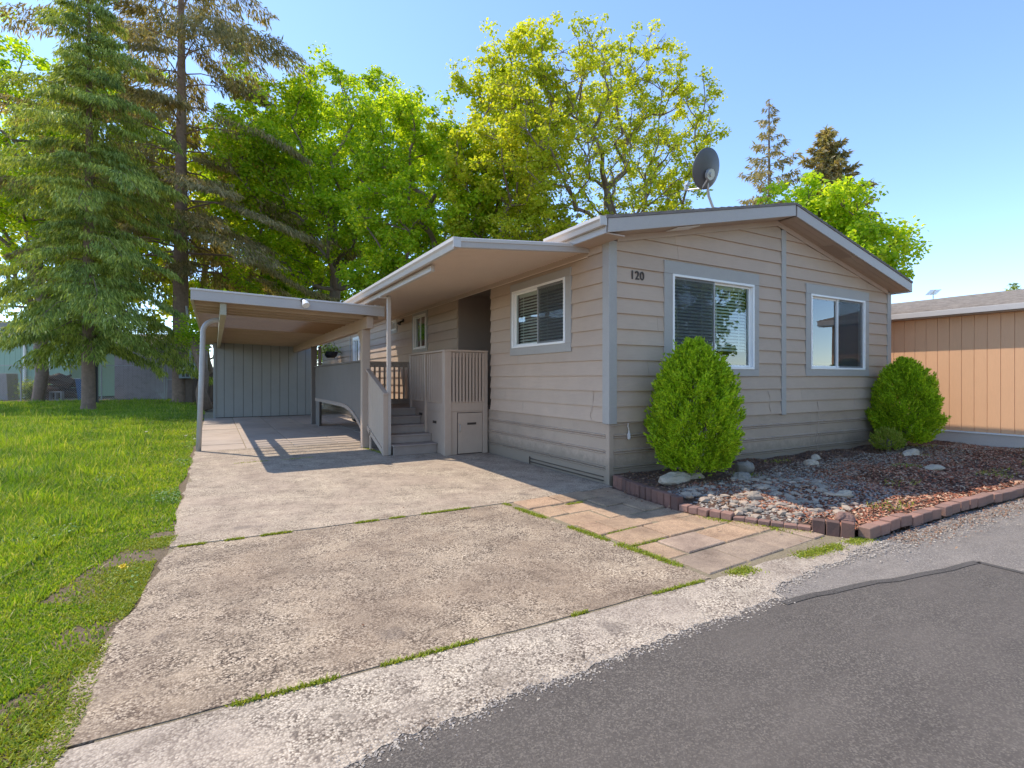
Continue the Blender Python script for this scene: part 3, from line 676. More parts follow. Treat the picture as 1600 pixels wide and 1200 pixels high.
# ---------------------------------------------------------------- carport
cp = thing('carport', 'long metal carport with ribbed pan roof beside the taupe house', 'carport', (-3.2, 10, 0))
CY0, CY1 = 4.85, 17.5; CX0, CX1 = -4.86, -1.62
def cpz(x): return 2.74 - (x-CX0)*.028
yy = CY0+.03; pw = .42
sun_gap_rng = (6.5, 9.3)  # made-up clear panels, added so a strip of sun reaches the floor
while yy < CY1-.1:
    y2 = yy+pw; ymid = (yy+y2)/2; clear = sun_gap_rng[0] < ymid < sun_gap_rng[1]
    mt = M['clear'] if clear else M['rib']
    # the pan: flat bottom, both sides folded up
    a, b_ = CX0+.02, CX1-.01
    if clear:
        m1 = -2.75  # opaque from here on, so the added sunlight misses the deck panel
        MB().hexa([(m1, yy+.01, cpz(m1)+.055), (b_, yy+.01, cpz(b_)+.055), (b_, y2-.01, cpz(b_)+.055), (m1, y2-.01, cpz(m1)+.055), (m1, yy+.01, cpz(m1)+.062), (b_, yy+.01, cpz(b_)+.062), (b_, y2-.01, cpz(b_)+.062), (m1, y2-.01, cpz(m1)+.062)]).build('roof_panel', M['rib'], cp)
        b_ = m1-.004
    pan = MB().hexa([(a, yy+.01, cpz(a)+.055), (b_, yy+.01, cpz(b_)+.055), (b_, y2-.01, cpz(b_)+.055), (a, y2-.01, cpz(a)+.055), (a, yy+.01, cpz(a)+.062), (b_, yy+.01, cpz(b_)+.062), (b_, y2-.01, cpz(b_)+.062), (a, y2-.01, cpz(a)+.062)])
    pan.build('roof_panel', mt, cp)
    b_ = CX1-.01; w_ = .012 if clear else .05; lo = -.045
    MB().hexa([(a, y2-w_/2, cpz(a)+lo), (b_, y2-w_/2, cpz(b_)+lo), (b_, y2+w_/2, cpz(b_)+lo), (a, y2+w_/2, cpz(a)+lo), (a, y2-w_/2, cpz(a)+.09), (b_, y2-w_/2, cpz(b_)+.09), (b_, y2+w_/2, cpz(b_)+.09), (a, y2+w_/2, cpz(a)+.09)]).build('roof_rib', M['rib_shaded'] if clear else M['rib'], cp)
    yy = y2
def slant(x0, x1, y0, y1, zl, zh, name, mt, bev=.004):
    return MB().hexa([(x0, y0, cpz(x0)+zl), (x1, y0, cpz(x1)+zl), (x1, y1, cpz(x1)+zl), (x0, y1, cpz(x0)+zl), (x0, y0, cpz(x0)+zh), (x1, y0, cpz(x1)+zh), (x1, y1, cpz(x1)+zh), (x0, y1, cpz(x0)+zh)]).build(name, mt, cp, bev)
slant(CX0-.02, CX1, CY0-.02, CY0+.02, -.02, .17, 'front_fascia', M['fascia'])
slant(CX0-.03, CX1, CY0-.035, CY0-.0205, .145, .178, 'fascia_bead', M['gutter'])
MB().box(CX0-.03, CX0+.018, CY0+.021, CY1, cpz(CX0)-.03, cpz(CX0)+.14).build('side_fascia', M['ribw'], cp, .004)
MB().box(-4.46, -4.36, CY0+.05, 16.0, 2.50, 2.70).build('beam', M['ribw'], cp, .006)
MB().box(-1.93, -1.80, CY0+.15, 16.0, 2.40, 2.64).build('beam', M['porch'], cp, .006)
pts = [(-4.81, 6.42, 0), (-4.76, 6.42, 1.4), (-4.735, 6.42, 2.25)]
for k in range(7):
    t = math.pi/2*k/6; pts.append((-4.735+.27*(1-math.cos(t)), 6.42, 2.32+.24*math.sin(t)))
MB().tube(pts + [(-4.37, 6.42, 2.56)], .048, 14).build('bent_post', M['postm'], cp, smooth=True)
pts2 = [(p[0], p[1]+6.2, p[2]) for p in pts + [(-4.37, 6.42, 2.56)]]
MB().box(-1.945, -1.785, 5.30, 5.45, 0, 2.40).build('post', M['porch'], cp, .006)
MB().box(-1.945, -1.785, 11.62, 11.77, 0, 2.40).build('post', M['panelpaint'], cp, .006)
MB().hexa([(-1.93, 5.46, 2.12), (-1.80, 5.46, 2.12), (-1.80, 5.50, 2.12), (-1.93, 5.50, 2.12), (-1.93, 5.46, 2.39), (-1.80, 5.46, 2.39), (-1.80, 5.78, 2.39), (-1.93, 5.78, 2.39)]).build('bracket', M['porch'], cp)
MB().box(-1.78, -1.70, CY0+.04, CY0+.16, 2.66, 2.86).build('hanger_strap', M['fascia'], cp)
fl = MB().tube([(-3.13, CY0-.022, 2.83), (-3.13, CY0-.06, 2.83)], .045, 12).build('floodlight', M['black'], cp)
MB().tube([(-3.13, CY0-.06, 2.83), (-3.11, CY0-.13, 2.78), (-3.10, CY0-.17, 2.73)], [.025, .055, .065], 12).build('lamp_head', M['white'], fl)
# storage shed closing the carport
shd = thing('storage_shed', 'grey shed with vertical groove panels at the back of the carport', 'shed', (-2.9, 17, 0))
x = -4.54
for k in range(11):
    w_ = .305; x1 = min(x+w_, -1.2)
    MB().box(x+.006, x1-.006, 16.0, 16.03, .02, 2.68).build('wall_panel', M['shed'], shd, .003); x = x1
MB().box(-4.54, -1.2, 16.03, 16.05, .0, 2.7).build('front_wall', M['darkmetal'], shd)
MB().box(-4.56, -4.541, 15.99, 19.4, 0, 2.68).build('side_wall', M['shed'], shd)
MB().box(-1.199, -1.18, 15.99, 19.4, 0, 2.68).build('side_wall', M['shed'], shd)
MB().box(-4.54, -1.2, 19.38, 19.4, 0, 2.68).build('rear_wall', M['shed'], shd)
MB().box(-4.60, -1.14, 17.52, 19.5, 2.685, 2.74).build('roof', M['fascia'], shd)
MB().box(-4.58, -4.50, 15.97, 15.989, .0, 2.68).build('corner_trim', M['shed'], shd)
MB().box(-1.24, -1.16, 15.97, 15.989, .0, 2.68).build('corner_trim', M['panelpaint'], shd)

# ---------------------------------------------------------------- porch, steps, deck
po = thing('entry_porch', 'taupe wooden entry porch with steps, slatted railing and storage door beneath', 'porch', (-.9, 4.8, 0))
PY = 3.50; PX = -.85
def bx(name, x0, x1, y0, y1, z0, z1, mt='porch', bev=.004, par=None): return MB().box(x0, x1, y0, y1, z0, z1).build(name, M[mt], par or po, bev)
bx('post', PX-.06, PX+.07, PY-.03, PY+.10, 0, 1.90)
bx('post', -.125, -.035, PY-.03, PY+.06, 0, 1.90)
bx('handrail', PX-.075, -.035, PY-.05, PY+.09, 1.90, 1.935)
bx('rail_board', PX+.07, -.125, PY-.004, PY+.03, 1.80, 1.899)
bx('rim_board', PX+.07, -.125, PY-.012, PY+.03, .80, .99)
nb = 10
for k in range(nb):
    x = PX+.115 + k*(.60/ (nb-1)); bx('baluster', x-.019, x+.019, PY-.042, PY-.0045, .96, 1.88, bev=.003)
bx('front_panel', PX+.07, PX+.20, PY-.0, PY+.02, .0, .80)
bx('front_panel', PX+.2005, -.126, PY-.0, PY+.02, .775, .80)
bx('front_panel', PX+.2005, -.126, PY+.022, PY+.03, .0, .775, 'darkmetal')
ad = bx('access_door', PX+.215, -.132, PY-.008, PY+.018, .015, .765)
bx('vent', PX+.40, PX+.58, PY-.016, PY-.0085, .545, .585, 'darkmetal', 0, ad)
bx('vent_frame', PX+.33, PX+.63, PY-.011, PY-.0082, .50, .52, 'porch', 0, ad)
MB().tube([(PX+.235, PY-.012, .42), (PX+.235, PY-.05, .45), (PX+.235, PY-.05, .54), (PX+.235, PY-.012, .57)], .008, 6).build('latch', M['alu'], ad)
# left face of the porch with slanting skirt
bx('side_panel', PX-.02, PX+.0, PY+.10, 5.4, .0, .78)
bx('rim_board', PX-.03, PX+.0, PY+.10, 5.4, .78, .98)
bx('handrail', PX-.075, PX+.055, PY+.09, 5.46, 1.90, 1.935)
bx('rail_board', PX-.02, PX+.005, PY+.10, 5.4, 1.80, 1.899)
for k in range(19):
    y_ = PY+.16+k*.1
    if abs(y_-4.52) < .06: continue
    bx('baluster', PX-.058, PX-.0205, y_-.019, y_+.019, .95, 1.88, bev=.003)
bx('post', PX-.065, PX-.0205, 4.48, 4.56, .34, 1.90)
bx('post', PX-.065, PX+.05, 5.36, 5.45, .5, 1.90)
bx('vent', PX-.026, PX-.0205, 3.98, 4.16, .55, .60, 'darkmetal', 0); bx('vent', PX-.026, PX-.0205, 4.75, 4.93, .66, .71, 'darkmetal', 0)
bx('porch_floor', PX, -.03, PY+.03, 5.4, .80, .84, 'tread')
# steps
z = 0; ysteps = [3.93, 4.23, 4.53, 4.83, 5.13]; zz = [.19, .345, .50, .65, .795]
for k in range(5):
    z0 = 0 if k == 0 else zz[k-1]
    bx('riser', -1.72, PX-.03, ysteps[k], ysteps[k]+.02, z0+.0005, zz[k]-.031, 'tread', .003)
    if k < 4: bx('tread', -1.72, PX-.025, ysteps[k]-.025, ysteps[k+1]+.0, zz[k]-.03, zz[k], 'tread', .006)
for k in range(13):
    y0 = 5.105+k*.145
    bx('deck_board', -1.80, -.03 if y0 > 5.4 else PX-.03, y0, y0+.138, .765, .795, 'tread', .003)
# landing back rail
bx('handrail', -1.80, -.03, 6.95, 7.05, 1.78, 1.815); bx('rail_board', -1.80, -.03, 6.985, 7.01, 1.68, 1.779); bx('rim_board', -1.80, -.03, 6.985, 7.01, .80, .92)
for k in range(15):
    x = -1.72+k*.118; bx('baluster', x-.02, x+.02, 6.945, 6.984, .86, 1.76, bev=.003)
# closed stair rail
SX = -1.83
def sr(y): return 1.13 + (y-4.1)*.36
for k in range(9):
    y0 = 4.13+k*.132; y1 = y0+.126; b0, b1 = max(.03, (y0-4.15)*.34), max(.03, (y1-4.15)*.34)
    MB().hexa([(SX-.012, y0, b0), (SX+.012, y0, b0), (SX+.012, y1, b1), (SX-.012, y1, b1), (SX-.012, y0, sr(y0)), (SX+.012, y0, sr(y0)), (SX+.012, y1, sr(y1)), (SX-.012, y1, sr(y1))]).build('rail_board', M['porch'], po, .003)
MB().hexa([(SX-.05, 4.02, sr(4.02)), (SX+.05, 4.02, sr(4.02)), (SX+.05, 5.32, sr(5.32)), (SX-.05, 5.32, sr(5.32)), (SX-.05, 4.02, sr(4.02)+.04), (SX+.05, 4.02, sr(4.02)+.04), (SX+.05, 5.32, sr(5.32)+.04), (SX-.05, 5.32, sr(5.32)+.04)]).build('handrail', M['porch'], po, .006)
MB().hexa([(SX-.03, 4.12, .0), (SX-.0125, 4.12, .0), (SX-.0125, 5.3, .37), (SX-.03, 5.3, .37), (SX-.03, 4.12, .09), (SX-.0125, 4.12, .09), (SX-.0125, 5.3, .47), (SX-.03, 5.3, .47)]).build('stringer', M['porch'], po)
bx('post', SX-.045, SX+.045, 4.04, 4.13, 0, 1.12); bx('post', SX-.03, SX+.0, 5.0, 5.07, 0, .4)
# long deck panel with arched lower edge
def archz(y):
    t = min(1, max(0, (y-5.45)/2.6)); return .22 + .58*(1-(1-t)**2.6)
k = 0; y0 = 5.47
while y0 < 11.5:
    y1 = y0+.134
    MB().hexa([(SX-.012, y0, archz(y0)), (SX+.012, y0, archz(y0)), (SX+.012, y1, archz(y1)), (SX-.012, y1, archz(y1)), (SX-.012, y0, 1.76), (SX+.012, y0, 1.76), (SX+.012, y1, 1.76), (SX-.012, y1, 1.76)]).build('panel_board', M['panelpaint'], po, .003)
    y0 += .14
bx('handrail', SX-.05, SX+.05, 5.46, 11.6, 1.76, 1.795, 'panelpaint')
ar = MB(); ysl = np.linspace(5.46, 11.55, 26)
for a, b_ in zip(ysl[:-1], ysl[1:]):
    ar.hexa([(SX-.03, a, archz(a)-.07), (SX+.03, a, archz(a)-.07), (SX+.03, b_, archz(b_)-.07), (SX-.03, b_, archz(b_)-.07), (SX-.03, a, archz(a)+.02), (SX+.03, a, archz(a)+.02), (SX+.03, b_, archz(b_)+.02), (SX-.03, b_, archz(b_)+.02)])
ar.build('arched_trim', M['tread'], po)
bx('deck_floor', -1.80, -.03, 7.05, 11.55, .74, .79, 'tread')
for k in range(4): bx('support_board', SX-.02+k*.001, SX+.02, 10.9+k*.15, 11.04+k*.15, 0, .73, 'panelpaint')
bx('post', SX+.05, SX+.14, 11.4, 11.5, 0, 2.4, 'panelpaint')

# hanging basket and tyre further back
hb = thing('hanging_planter', 'black hanging planter with dark leaves near the far end of the side wall', 'planter', (-.45, 16.6, 2.2))
MB().tube([(-.45, 16.6, 2.25), (-.45, 16.6, 2.35), (-.45, 16.6, 2.5)], [.16, .24, .28], 14).build('pot', M['black'], hb)
for k in range(3):
    t = k*2.09; MB().tube([(-.45+.27*math.cos(t), 16.6+.27*math.sin(t), 2.5), (-.45, 16.6, 3.18)], .006, 4).build('chain', M['black'], hb)
c = np.array([-.45, 16.6, 2.58]) + rng.normal(0, 1, (260, 3))*np.array([.16, .16, .1])
MAPOFF = 0
def quads(cen, d1, d2, s1, s2):
    """rhombic leaves: centre, long axis, side axis"""
    a = cen - d1*s1[:, None]*.5; b_ = cen + d2*s2[:, None]*.5 - d1*s1[:, None]*.08; c_ = cen + d1*s1[:, None]*.5; d_ = cen - d2*s2[:, None]*.5 - d1*s1[:, None]*.08
    return np.stack([a, b_, c_, d_], 1).reshape(-1, 3)
def unit(v): return v/np.maximum(np.linalg.norm(v, axis=1, keepdims=True), 1e-9)
def rleaves(cen, size, updir=.5, out=None, asp=.8):
    n = len(cen); nrm_ = rng.normal(0, 1, (n, 3)); nrm_[:, 2] = np.abs(nrm_[:, 2]) + updir
    if out is not None: nrm_ += out
    nrm_ = unit(nrm_); d = unit(np.cross(nrm_, rng.normal(0, 1, (n, 3)))); e = np.cross(nrm_, d)
    s = size*rng.uniform(.6, 1.3, n); return quads(cen, d, e, s, s*asp)
mesh_np('foliage', rleaves(c, .09), 4, M['cedar'], hb)
ty = MB(); 
for k in range(20):
    t = 2*math.pi*k/20
    for rr, dx in ((.30, -.08), (.32, 0), (.30, .08), (.19, .08), (.19, -.08)): ty.v.append((-.55+dx, 11.9+rr*math.cos(t), .33+rr*math.sin(t)))
for k in range(20):
    for j in range(5): ty.f.append((k*5+j, k*5+(j+1) % 5, ((k+1) % 20)*5+(j+1) % 5, ((k+1) % 20)*5+j))
tag(ty.build('tyre', M['rubber'], smooth=True), 'black tyre standing under the deck beside the house skirting', 'tyre')

# ---------------------------------------------------------------- brick edging, stones, mulch
be = thing('brick_edging', 'row of low red bricks edging the flower bed', 'edging', (0, -2.8, 0))
def brick(cx_, cy_, cz_, l, w_, h, ang, mt, tilt=0):
    mb = MB().box(-l/2, l/2, -w_/2, w_/2, -h/2, h/2)
    m = Matrix.Translation((cx_, cy_, cz_)) @ Matrix.Rotation(ang, 4, 'Z') @ Matrix.Rotation(tilt, 4, 'Y')
    mb.v = [tuple(m @ (Vector(p)+Vector([random.uniform(-.003, .003) for _ in range(3)]))) for p in mb.v]
    mb.build('brick', M[mt], be, .006)
path = [(.02, -.10), (-.03, -.35), (-.12, -.70), (-.19, -1.10), (-.22, -1.38), (-.18, -1.7), (-.06, -2.0), (.08, -2.3), (.24, -2.6), (.36, -2.84)]
def walk(path, step):
    out = []; acc = 0; nxt = step/2
    for a, b_ in zip(path[:-1], path[1:]):
        L = math.hypot(b_[0]-a[0], b_[1]-a[1])
        while nxt <= acc+L:
            t = (nxt-acc)/L; out.append((a[0]+(b_[0]-a[0])*t, a[1]+(b_[1]-a[1])*t, math.atan2(b_[1]-a[1], b_[0]-a[0]))); nxt += step
        acc += L
    return out
wk = walk(path, .112)
for i, (x, y, a) in enumerate(wk):
    if i < 12: brick(x, y, .055+random.uniform(-.006, .006), .104, .085, .17, a+random.uniform(-.07, .07), 'brick', random.uniform(-.03, .03))
    elif i < 17: brick(x, y, .035, .105, .10, .07, a+random.uniform(-.12, .12), 'brick2', random.uniform(-.05, .05))
    elif i < 23: brick(x, y, .015, .105, .08, .06, a+random.uniform(-.1, .1), 'brick2', random.uniform(-.06, .06))
    else: brick(x, y, .05+random.uniform(-.006, .006), .104, .085, .15, a+random.uniform(-.08, .08), 'brick', random.uniform(-.04, .04))
for i, (x, y, a) in enumerate(walk([(.40, -2.90), (2.0, -2.90), (4.2, -2.93), (6.6, -3.02), (10.8, -3.1)], .205)):
    if i > 42: break
    brick(x, y+random.uniform(-.012, .012), .052+random.uniform(-.014, .012), random.uniform(.17, .20), .10, .10, a+random.uniform(-.06, .06), 'brick2', random.uniform(-.04, .04))
ico = None
def rock_mesh(name, mt, seed, sub=2, jag=.25):
    import bmesh
    bm = bmesh.new(); bmesh.ops.create_icosphere(bm, subdivisions=sub, radius=1); r = np.random.default_rng(seed)
    off = r.uniform(0, 10, 3); dirs = r.normal(0, 1, (5, 3))
    for v in bm.verts:
        p = np.array(v.co); s = 1 + jag*sum(math.sin(p @ d*1.9+off[k % 3])*.35 for k, d in enumerate(dirs)) + r.normal(0, jag*.08); 
        q = p*s; k_ = 1+jag*.35*math.sin(q[0]*5+off[1])*math.sin(q[1]*7+off[0]); q[2] = q[2]*k_ if sub < 3 else round(q[2]*3.2+math.sin(q[0]*3)*.6)/3.2*.75+q[2]*.25; v.co = Vector(q)
    me = bpy.data.meshes.new(name); bm.to_mesh(me); bm.free(); me.materials.append(mt); return me
def rock(name, label, x, y, zc, sx, sy, sz, rz, mt, seed, cat='rock', group=None, jag=.3, tiltv=0):
    o = link(name, rock_mesh(name, M[mt], seed, 3, jag)); o.location = (x, y, zc); o.scale = (sx, sy, sz); o.rotation_euler = (tiltv, 0, rz)
    if label: tag(o, label, cat, group)
    return o
rock('rock', 'large whitish layered rock lying left of the tall round shrub', .50, -.68, .15, .25, .13, .08, .25, 'quartz', 1, jag=.55, tiltv=.1)
rock('rock', 'small flat whitish rock touching the large pale rock near the house corner', .78, -.68, .13, .17, .06, .045, -.05, 'quartz', 2, jag=.4)
rock('rock', 'rounded pale rock alone in the dark mulch between the two windows', 3.1, -.85, .14, .10, .08, .06, .4, 'quartz', 3)
rock('rock', 'small pale rock close to the skirting below the right window', 3.85, -.50, .13, .12, .07, .04, .2, 'quartz', 4)
rock('rock', 'flat whitish rock on red bark toward the right end of the bed', 4.45, -1.85, .12, .22, .11, .035, .1, 'quartz', 5)
rock('rock', 'flat grey white rock in sunlit red bark near the front bricks', 1.55, -2.15, .11, .13, .07, .04, -.2, 'quartz', 6)
rock('rock', 'pinkish rock beside the corner of the brick edging', .62, -2.62, .09, .10, .08, .05, .5, 'brick2', 8)
rock('rock', 'pale flat rock at the foot of the small clipped shrub', 5.55, -1.10, .15, .22, .10, .07, .1, 'quartz', 9)
rock('rock', 'grey boulder just right of the tall round shrub', 1.75, -.75, .17, .12, .11, .10, .3, 'stone_g', 10)
rock('rock', 'grey cobble half buried right of the tall shrub roots', 1.25, -1.08, .14, .13, .10, .08, .9, 'stone_g', 11)
rock('rock', 'tan cobble below the pebbles near the leaning bricks', .55, -1.75, .12, .09, .07, .045, .2, 'stone_t', 12)
# river stones: the largest singly, the rest joined
rb = bed
protos = [rock_mesh('stone', M['stone_t'], 40+k, 1, .25) for k in range(6)]
pts_used = []
k = 0
while k < 165:
    x, y = random.uniform(-.15, 2.2), random.uniform(-2.45, -1.05)
    if x < bed_x(y)+.08 or (y < -1.9 and x > 1.5): continue
    s = random.uniform(.025, .062)
    if any((x-a)**2+(y-b_)**2 < (s+c_)**2*.55 for a, b_, c_ in pts_used): s *= .6
    pts_used.append((x, y, s)); o = bpy.data.objects.new('stone', protos[k % 6]); COL.objects.link(o); o.parent = rb
    o.location = (x, y, bed_h(x, y)+s*.22); o.scale = (s*1.25, s, s*.55); o.rotation_euler = (random.uniform(-.2, .2), random.uniform(-.2, .2), random.uniform(0, 6)); k += 1
def stones_np(name, pts, size, mat, kind='stuff', flat=.55, parent=None):
    n = len(pts); base_ = np.array([(1, 0, 0), (-.5, .87, 0), (-.5, -.87, 0), (.3, .2, 1), (-.2, -.3, .9)], float)
    tr_ = [(0, 1, 3), (1, 2, 4), (2, 0, 4), (0, 3, 4), (1, 4, 3)]
    a = rng.uniform(0, 6.28, n); s = size*rng.uniform(.5, 1.5, n); ca, sa = np.cos(a), np.sin(a)
    B = base_[None]*np.stack([s*1.2, s*.85, s*flat], 1)[:, None]; B = B + rng.normal(0, 1, B.shape)*s[:, None, None]*.12
    X = B[..., 0]*ca[:, None]-B[..., 1]*sa[:, None]; Y = B[..., 0]*sa[:, None]+B[..., 1]*ca[:, None]
    V_ = np.stack([X, Y, B[..., 2]], -1) + pts[:, None]
    return mesh_np(name, V_.reshape(-1, 3), 5, mat, parent, kind, tris=tr_, smooth=False)
bh = np.vectorize(bed_h); bxv = np.vectorize(bed_x)
def bedpts(n, x0, x1, y0, y1, cond=None):
    x = rng.uniform(x0, x1, n); y = rng.uniform(y0, y1, n); k = x > bxv(np.minimum(y, -.1))+.05
    if cond is not None: k &= cond(x, y)
    x, y = x[k], y[k]; return np.stack([x, y, bh(x, y)+.002], 1)
wv = lambda x: .18*np.sin(x*2.1)+.1*np.sin(x*5.3)
stones_np('pebbles', bedpts(5200, -.1, 2.6, -2.5, -.95, lambda x, y: y > -2.45+.35*x*0), .016, M['peb'], parent=rb)
gp = stones_np('gravel', bedpts(8000, 1.4, 8.6, -1.9, -.35, lambda x, y: (y < -.62+wv(x)*.5) & (y > -1.55+wv(x)-.25*(x < 2.4))), .019, M['pebg']); struct(gp); gp['kind'] = 'stuff'
def chips(name, pts, ln_, mat):
    n = len(pts); d = unit(np.stack([rng.normal(0, 1, n), rng.normal(0, 1, n), rng.normal(0, .25, n)], 1)); up = unit(np.stack([rng.normal(0, .35, n), rng.normal(0, .35, n), np.ones(n)], 1))
    e = unit(np.cross(up, d)); s = ln_*rng.uniform(.4, 1.5, n)
    return mesh_np(name, quads(pts + np.array([0, 0, .008]), d, e, s, s*rng.uniform(.25, .6, n)), 4, mat, None, 'stuff')
chips('red_bark_mulch', bedpts(38000, .3, 10.5, -2.83, -.9, lambda x, y: (y < -1.15+wv(x)) | (x > 5) | (rng.uniform(0, 1, len(x)) < .22)), .042, M['chips'])
chips('brown_bark_mulch', bedpts(30000, 0, 10.5, -1.9, -.02), .032, M['chipsd'])
# leaf litter along the road edge of the bed and on the pavers
def roadlit(n, x0, x1, yc, sd):
    x = rng.uniform(x0, x1, n); return np.stack([x, yc(x)+rng.normal(0, sd, n), np.full(n, .0)], 1)
ae = np.array(AE)[rng.integers(0, len(AE), 5200)] + rng.normal(0, 1, (5200, 2))*np.array([.02, .035]); stones_np('apron_edge_gravel', np.column_stack([ae, np.full(5200, -.005)]), .006, M['peb'])
chips('leaf_litter', roadlit(5000, .5, 10.5, lambda x: -3.08-.02*x, .09), .022, M['chipsd'])
stones_np('road_edge_gravel', roadlit(4200, -.2, 10.5, lambda x: -3.10-.02*x, .10), .008, M['peb'])
lp = np.stack([(xx := rng.uniform(-1.2, .25, 1500)), (yy_ := rng.uniform(-2.6, -.25, 1500)), np.full(1500, .012)], 1)
kk = (xx > bxv(yy_)-.05-rng.exponential(.12, 1500)) & (xx < bxv(yy_)-.03)
chips('paver_leaf_litter', lp[kk], .028, M['chipsd'])

n_ = 900; dx_ = rng.uniform(-4.7, -.1, n_); dy_ = rng.uniform(-2.8, 6.3, n_)
kd = (rng.uniform(0, 1, n_) < .25) | (np.abs(dy_+.2) < .15) | (dx_ > -.35) | ((dx_ < -2) & (dx_ > -3.4) & (dy_ > 4.2) & (dy_ < 5.2))
chips('scattered_leaf_bits', np.stack([dx_, dy_, np.full(n_, -.004)], 1)[kd], .018, M['chipsd'])
# ---------------------------------------------------------------- grass
def blades(name, pts, h, w_, mat, lean=.35, kind='stuff', parent=None):
    n = len(pts); a = rng.uniform(0, 6.28, n); side = np.stack([np.cos(a), np.sin(a), np.zeros(n)], 1)
    ld = rng.normal(0, 1, (n, 2))*lean; tip = pts + np.stack([ld[:, 0]*h, ld[:, 1]*h, h], 1)
    mid = pts + np.stack([ld[:, 0]*h*.35, ld[:, 1]*h*.35, h*.6], 1)
    w2 = w_[:, None]*side
    V_ = np.stack([pts-w2, pts+w2, mid-w2*.7, mid+w2*.7, tip], 1)
    return mesh_np(name, V_.reshape(-1, 3), 5, mat, parent, kind, tris=[(0, 1, 3), (0, 3, 2), (2, 3, 4)])
def lawn_pts(n, d0, d1):
    """even in the picture: scattered over a fan ahead-left of the camera spot"""
    d = d0*(d1/d0)**rng.uniform(0, 1, n); x = d*rng.uniform(-1.12, -.36, n)
    a, b_ = x-CX, d-CY; U_ = a*UX+b_*UY; V_ = a*VX+b_*VY
    return U_, V_, d
def edge_x(v): return -4.90 + np.where(v < 0, .083*v, 0) + .03*np.sin(v*1.7)+.02*np.sin(v*4.1)
U_, V_, d = lawn_pts(360000, 1.7, 40)
ed = edge_x(V_)-U_                                  # distance inside the lawn
bare = (np.sin(U_*2.3+V_*1.1)+np.sin(V_*3.1-U_*1.7+1)+np.sin(U_*5.1+2)*.5)
keep = (ed > 0) & ~((V_ < .4) & (ed < .16+.62*np.clip((.4-V_)/2.6, 0, 1)) & (bare > -.7) & (rng.uniform(0, 1, len(U_)) < .93)) & ~((V_ < .8) & (ed < 1.3) & (np.sin(U_*3.3+V_*2.1)*np.sin(V_*2.9-U_*1.9) > .72) & (rng.uniform(0, 1, len(U_)) < .8)) & (V_ > -3.45) & (V_ < 36)
U_, V_, d, ed = U_[keep], V_[keep], d[keep], ed[keep]
tuft = .5+.5*np.sin(U_*1.9+1.3*np.sin(V_*1.3))*np.sin(V_*1.6+1.1*np.sin(U_*2.2))
h = (.030+.075*np.clip(ed/1.6, 0, 1)*(.45+.8*tuft))*rng.uniform(.6, 1.4, len(U_))*np.where(d > 10, 1.15, 1)
h = np.where((V_ < .6) & (ed < .8), h*.55, h)
tall = (rng.uniform(0, 1, len(U_)) < .16) & (np.sin(U_*3.7+np.sin(V_*2.9)*1.5)*np.sin(V_*3.3+U_) > .25) & (ed > .5); h = np.where(tall, h*2.1, h)
blades('lawn_grass', np.stack([U_, V_, np.full(len(U_), -.012)], 1), h, np.clip(.0022*d**.55+.0012, .003, .03), M['grass'])
sel = rng.uniform(0, 1, len(U_)) < .035
blades('dry_straw', np.stack([U_[sel], V_[sel], np.full(sel.sum(), -.012)], 1), h[sel]*.9+.01, np.full(sel.sum(), .003), M['straw'], 1.1)
cl_ = (np.sin(U_*2.7+2)*np.sin(V_*2.3+U_*.6) > .55) & (rng.uniform(0, 1, len(U_)) < .30) & (d < 12)
mesh_np('clover', rleaves(np.stack([U_[cl_], V_[cl_], .01+rng.uniform(0, .05, cl_.sum())], 1), .022, 2.0, None, 1.), 4, M['clover'], None, 'stuff')
# moss and weeds in joints and edges
def strip_pts(p, q, n, sd, gaps=True, thr=.0, seed=0):
    t = rng.uniform(0, 1, n); L = math.hypot(q[0]-p[0], q[1]-p[1])
    if gaps: k = (np.sin(t*L*3.1+seed)+np.sin(t*L*7.7+seed*2)+.6*np.sin(t*L*17+seed)) > thr; t = t[k]
    n = len(t); return np.stack([p[0]+(q[0]-p[0])*t+rng.normal(0, sd, n), p[1]+(q[1]-p[1])*t+rng.normal(0, sd, n), np.full(n, -.005)], 1)
J = np.concatenate([strip_pts((-4.8, -.20), (-1.75, -.22), 9000, .010, True, .2, 1), strip_pts((-1.72, -.25), (-1.49, -2.86), 5200, .020, True, -.3, 2),
                    strip_pts((-1.45, -2.88), (.45, -2.93), 5200, .035, True, .1, 3), strip_pts((-5.1, -2.80), (-1.6, -2.87), 3500, .008, True, .4, 4),
                    strip_pts((-.18, -1.75), (.2, -2.55), 3800, .06, False), strip_pts((-1.55, -.62), (-.9, -.60), 500, .01, True, .3, 5), strip_pts((-1.45, -1.7), (-1.1, -1.68), 500, .012, False),
                    strip_pts((-1.5, -2.06), (-1.1, -2.03), 500, .012, False), strip_pts((-1.9, 5.3), (-1.75, 4.1), 900, .03, False), strip_pts((-4.3, 4.4), (-3.0, 4.5), 500, .03, True, .3, 6)])
blades('joint_weeds', J, rng.uniform(.006, .022, len(J)), np.full(len(J), .0045), M['weed'], .8)
Mo = np.stack([edge_x(V2 := rng.uniform(-3.4, .2, 26000)) - np.abs(rng.normal(0, .20, 26000)) + .05, V2, np.full(26000, -.008)], 1)
Mo = Mo[(np.sin(V2*4.2)+np.sin(V2*9.1+1)+rng.normal(0, .5, 26000)) > -.4]
blades('edge_moss', Mo, rng.uniform(.006, .018, len(Mo)), np.full(len(Mo), .005), M['weed'], .9)
bw = bedpts(9000, 1.2, 10, -2.8, -.3, lambda x, y: (np.sin(x*2.3+1)*np.sin(y*3.7+x) > .82) | ((x > 4.5) & (y < -2.2) & (np.sin(x*3)+np.sin(y*7+x) > .2)))
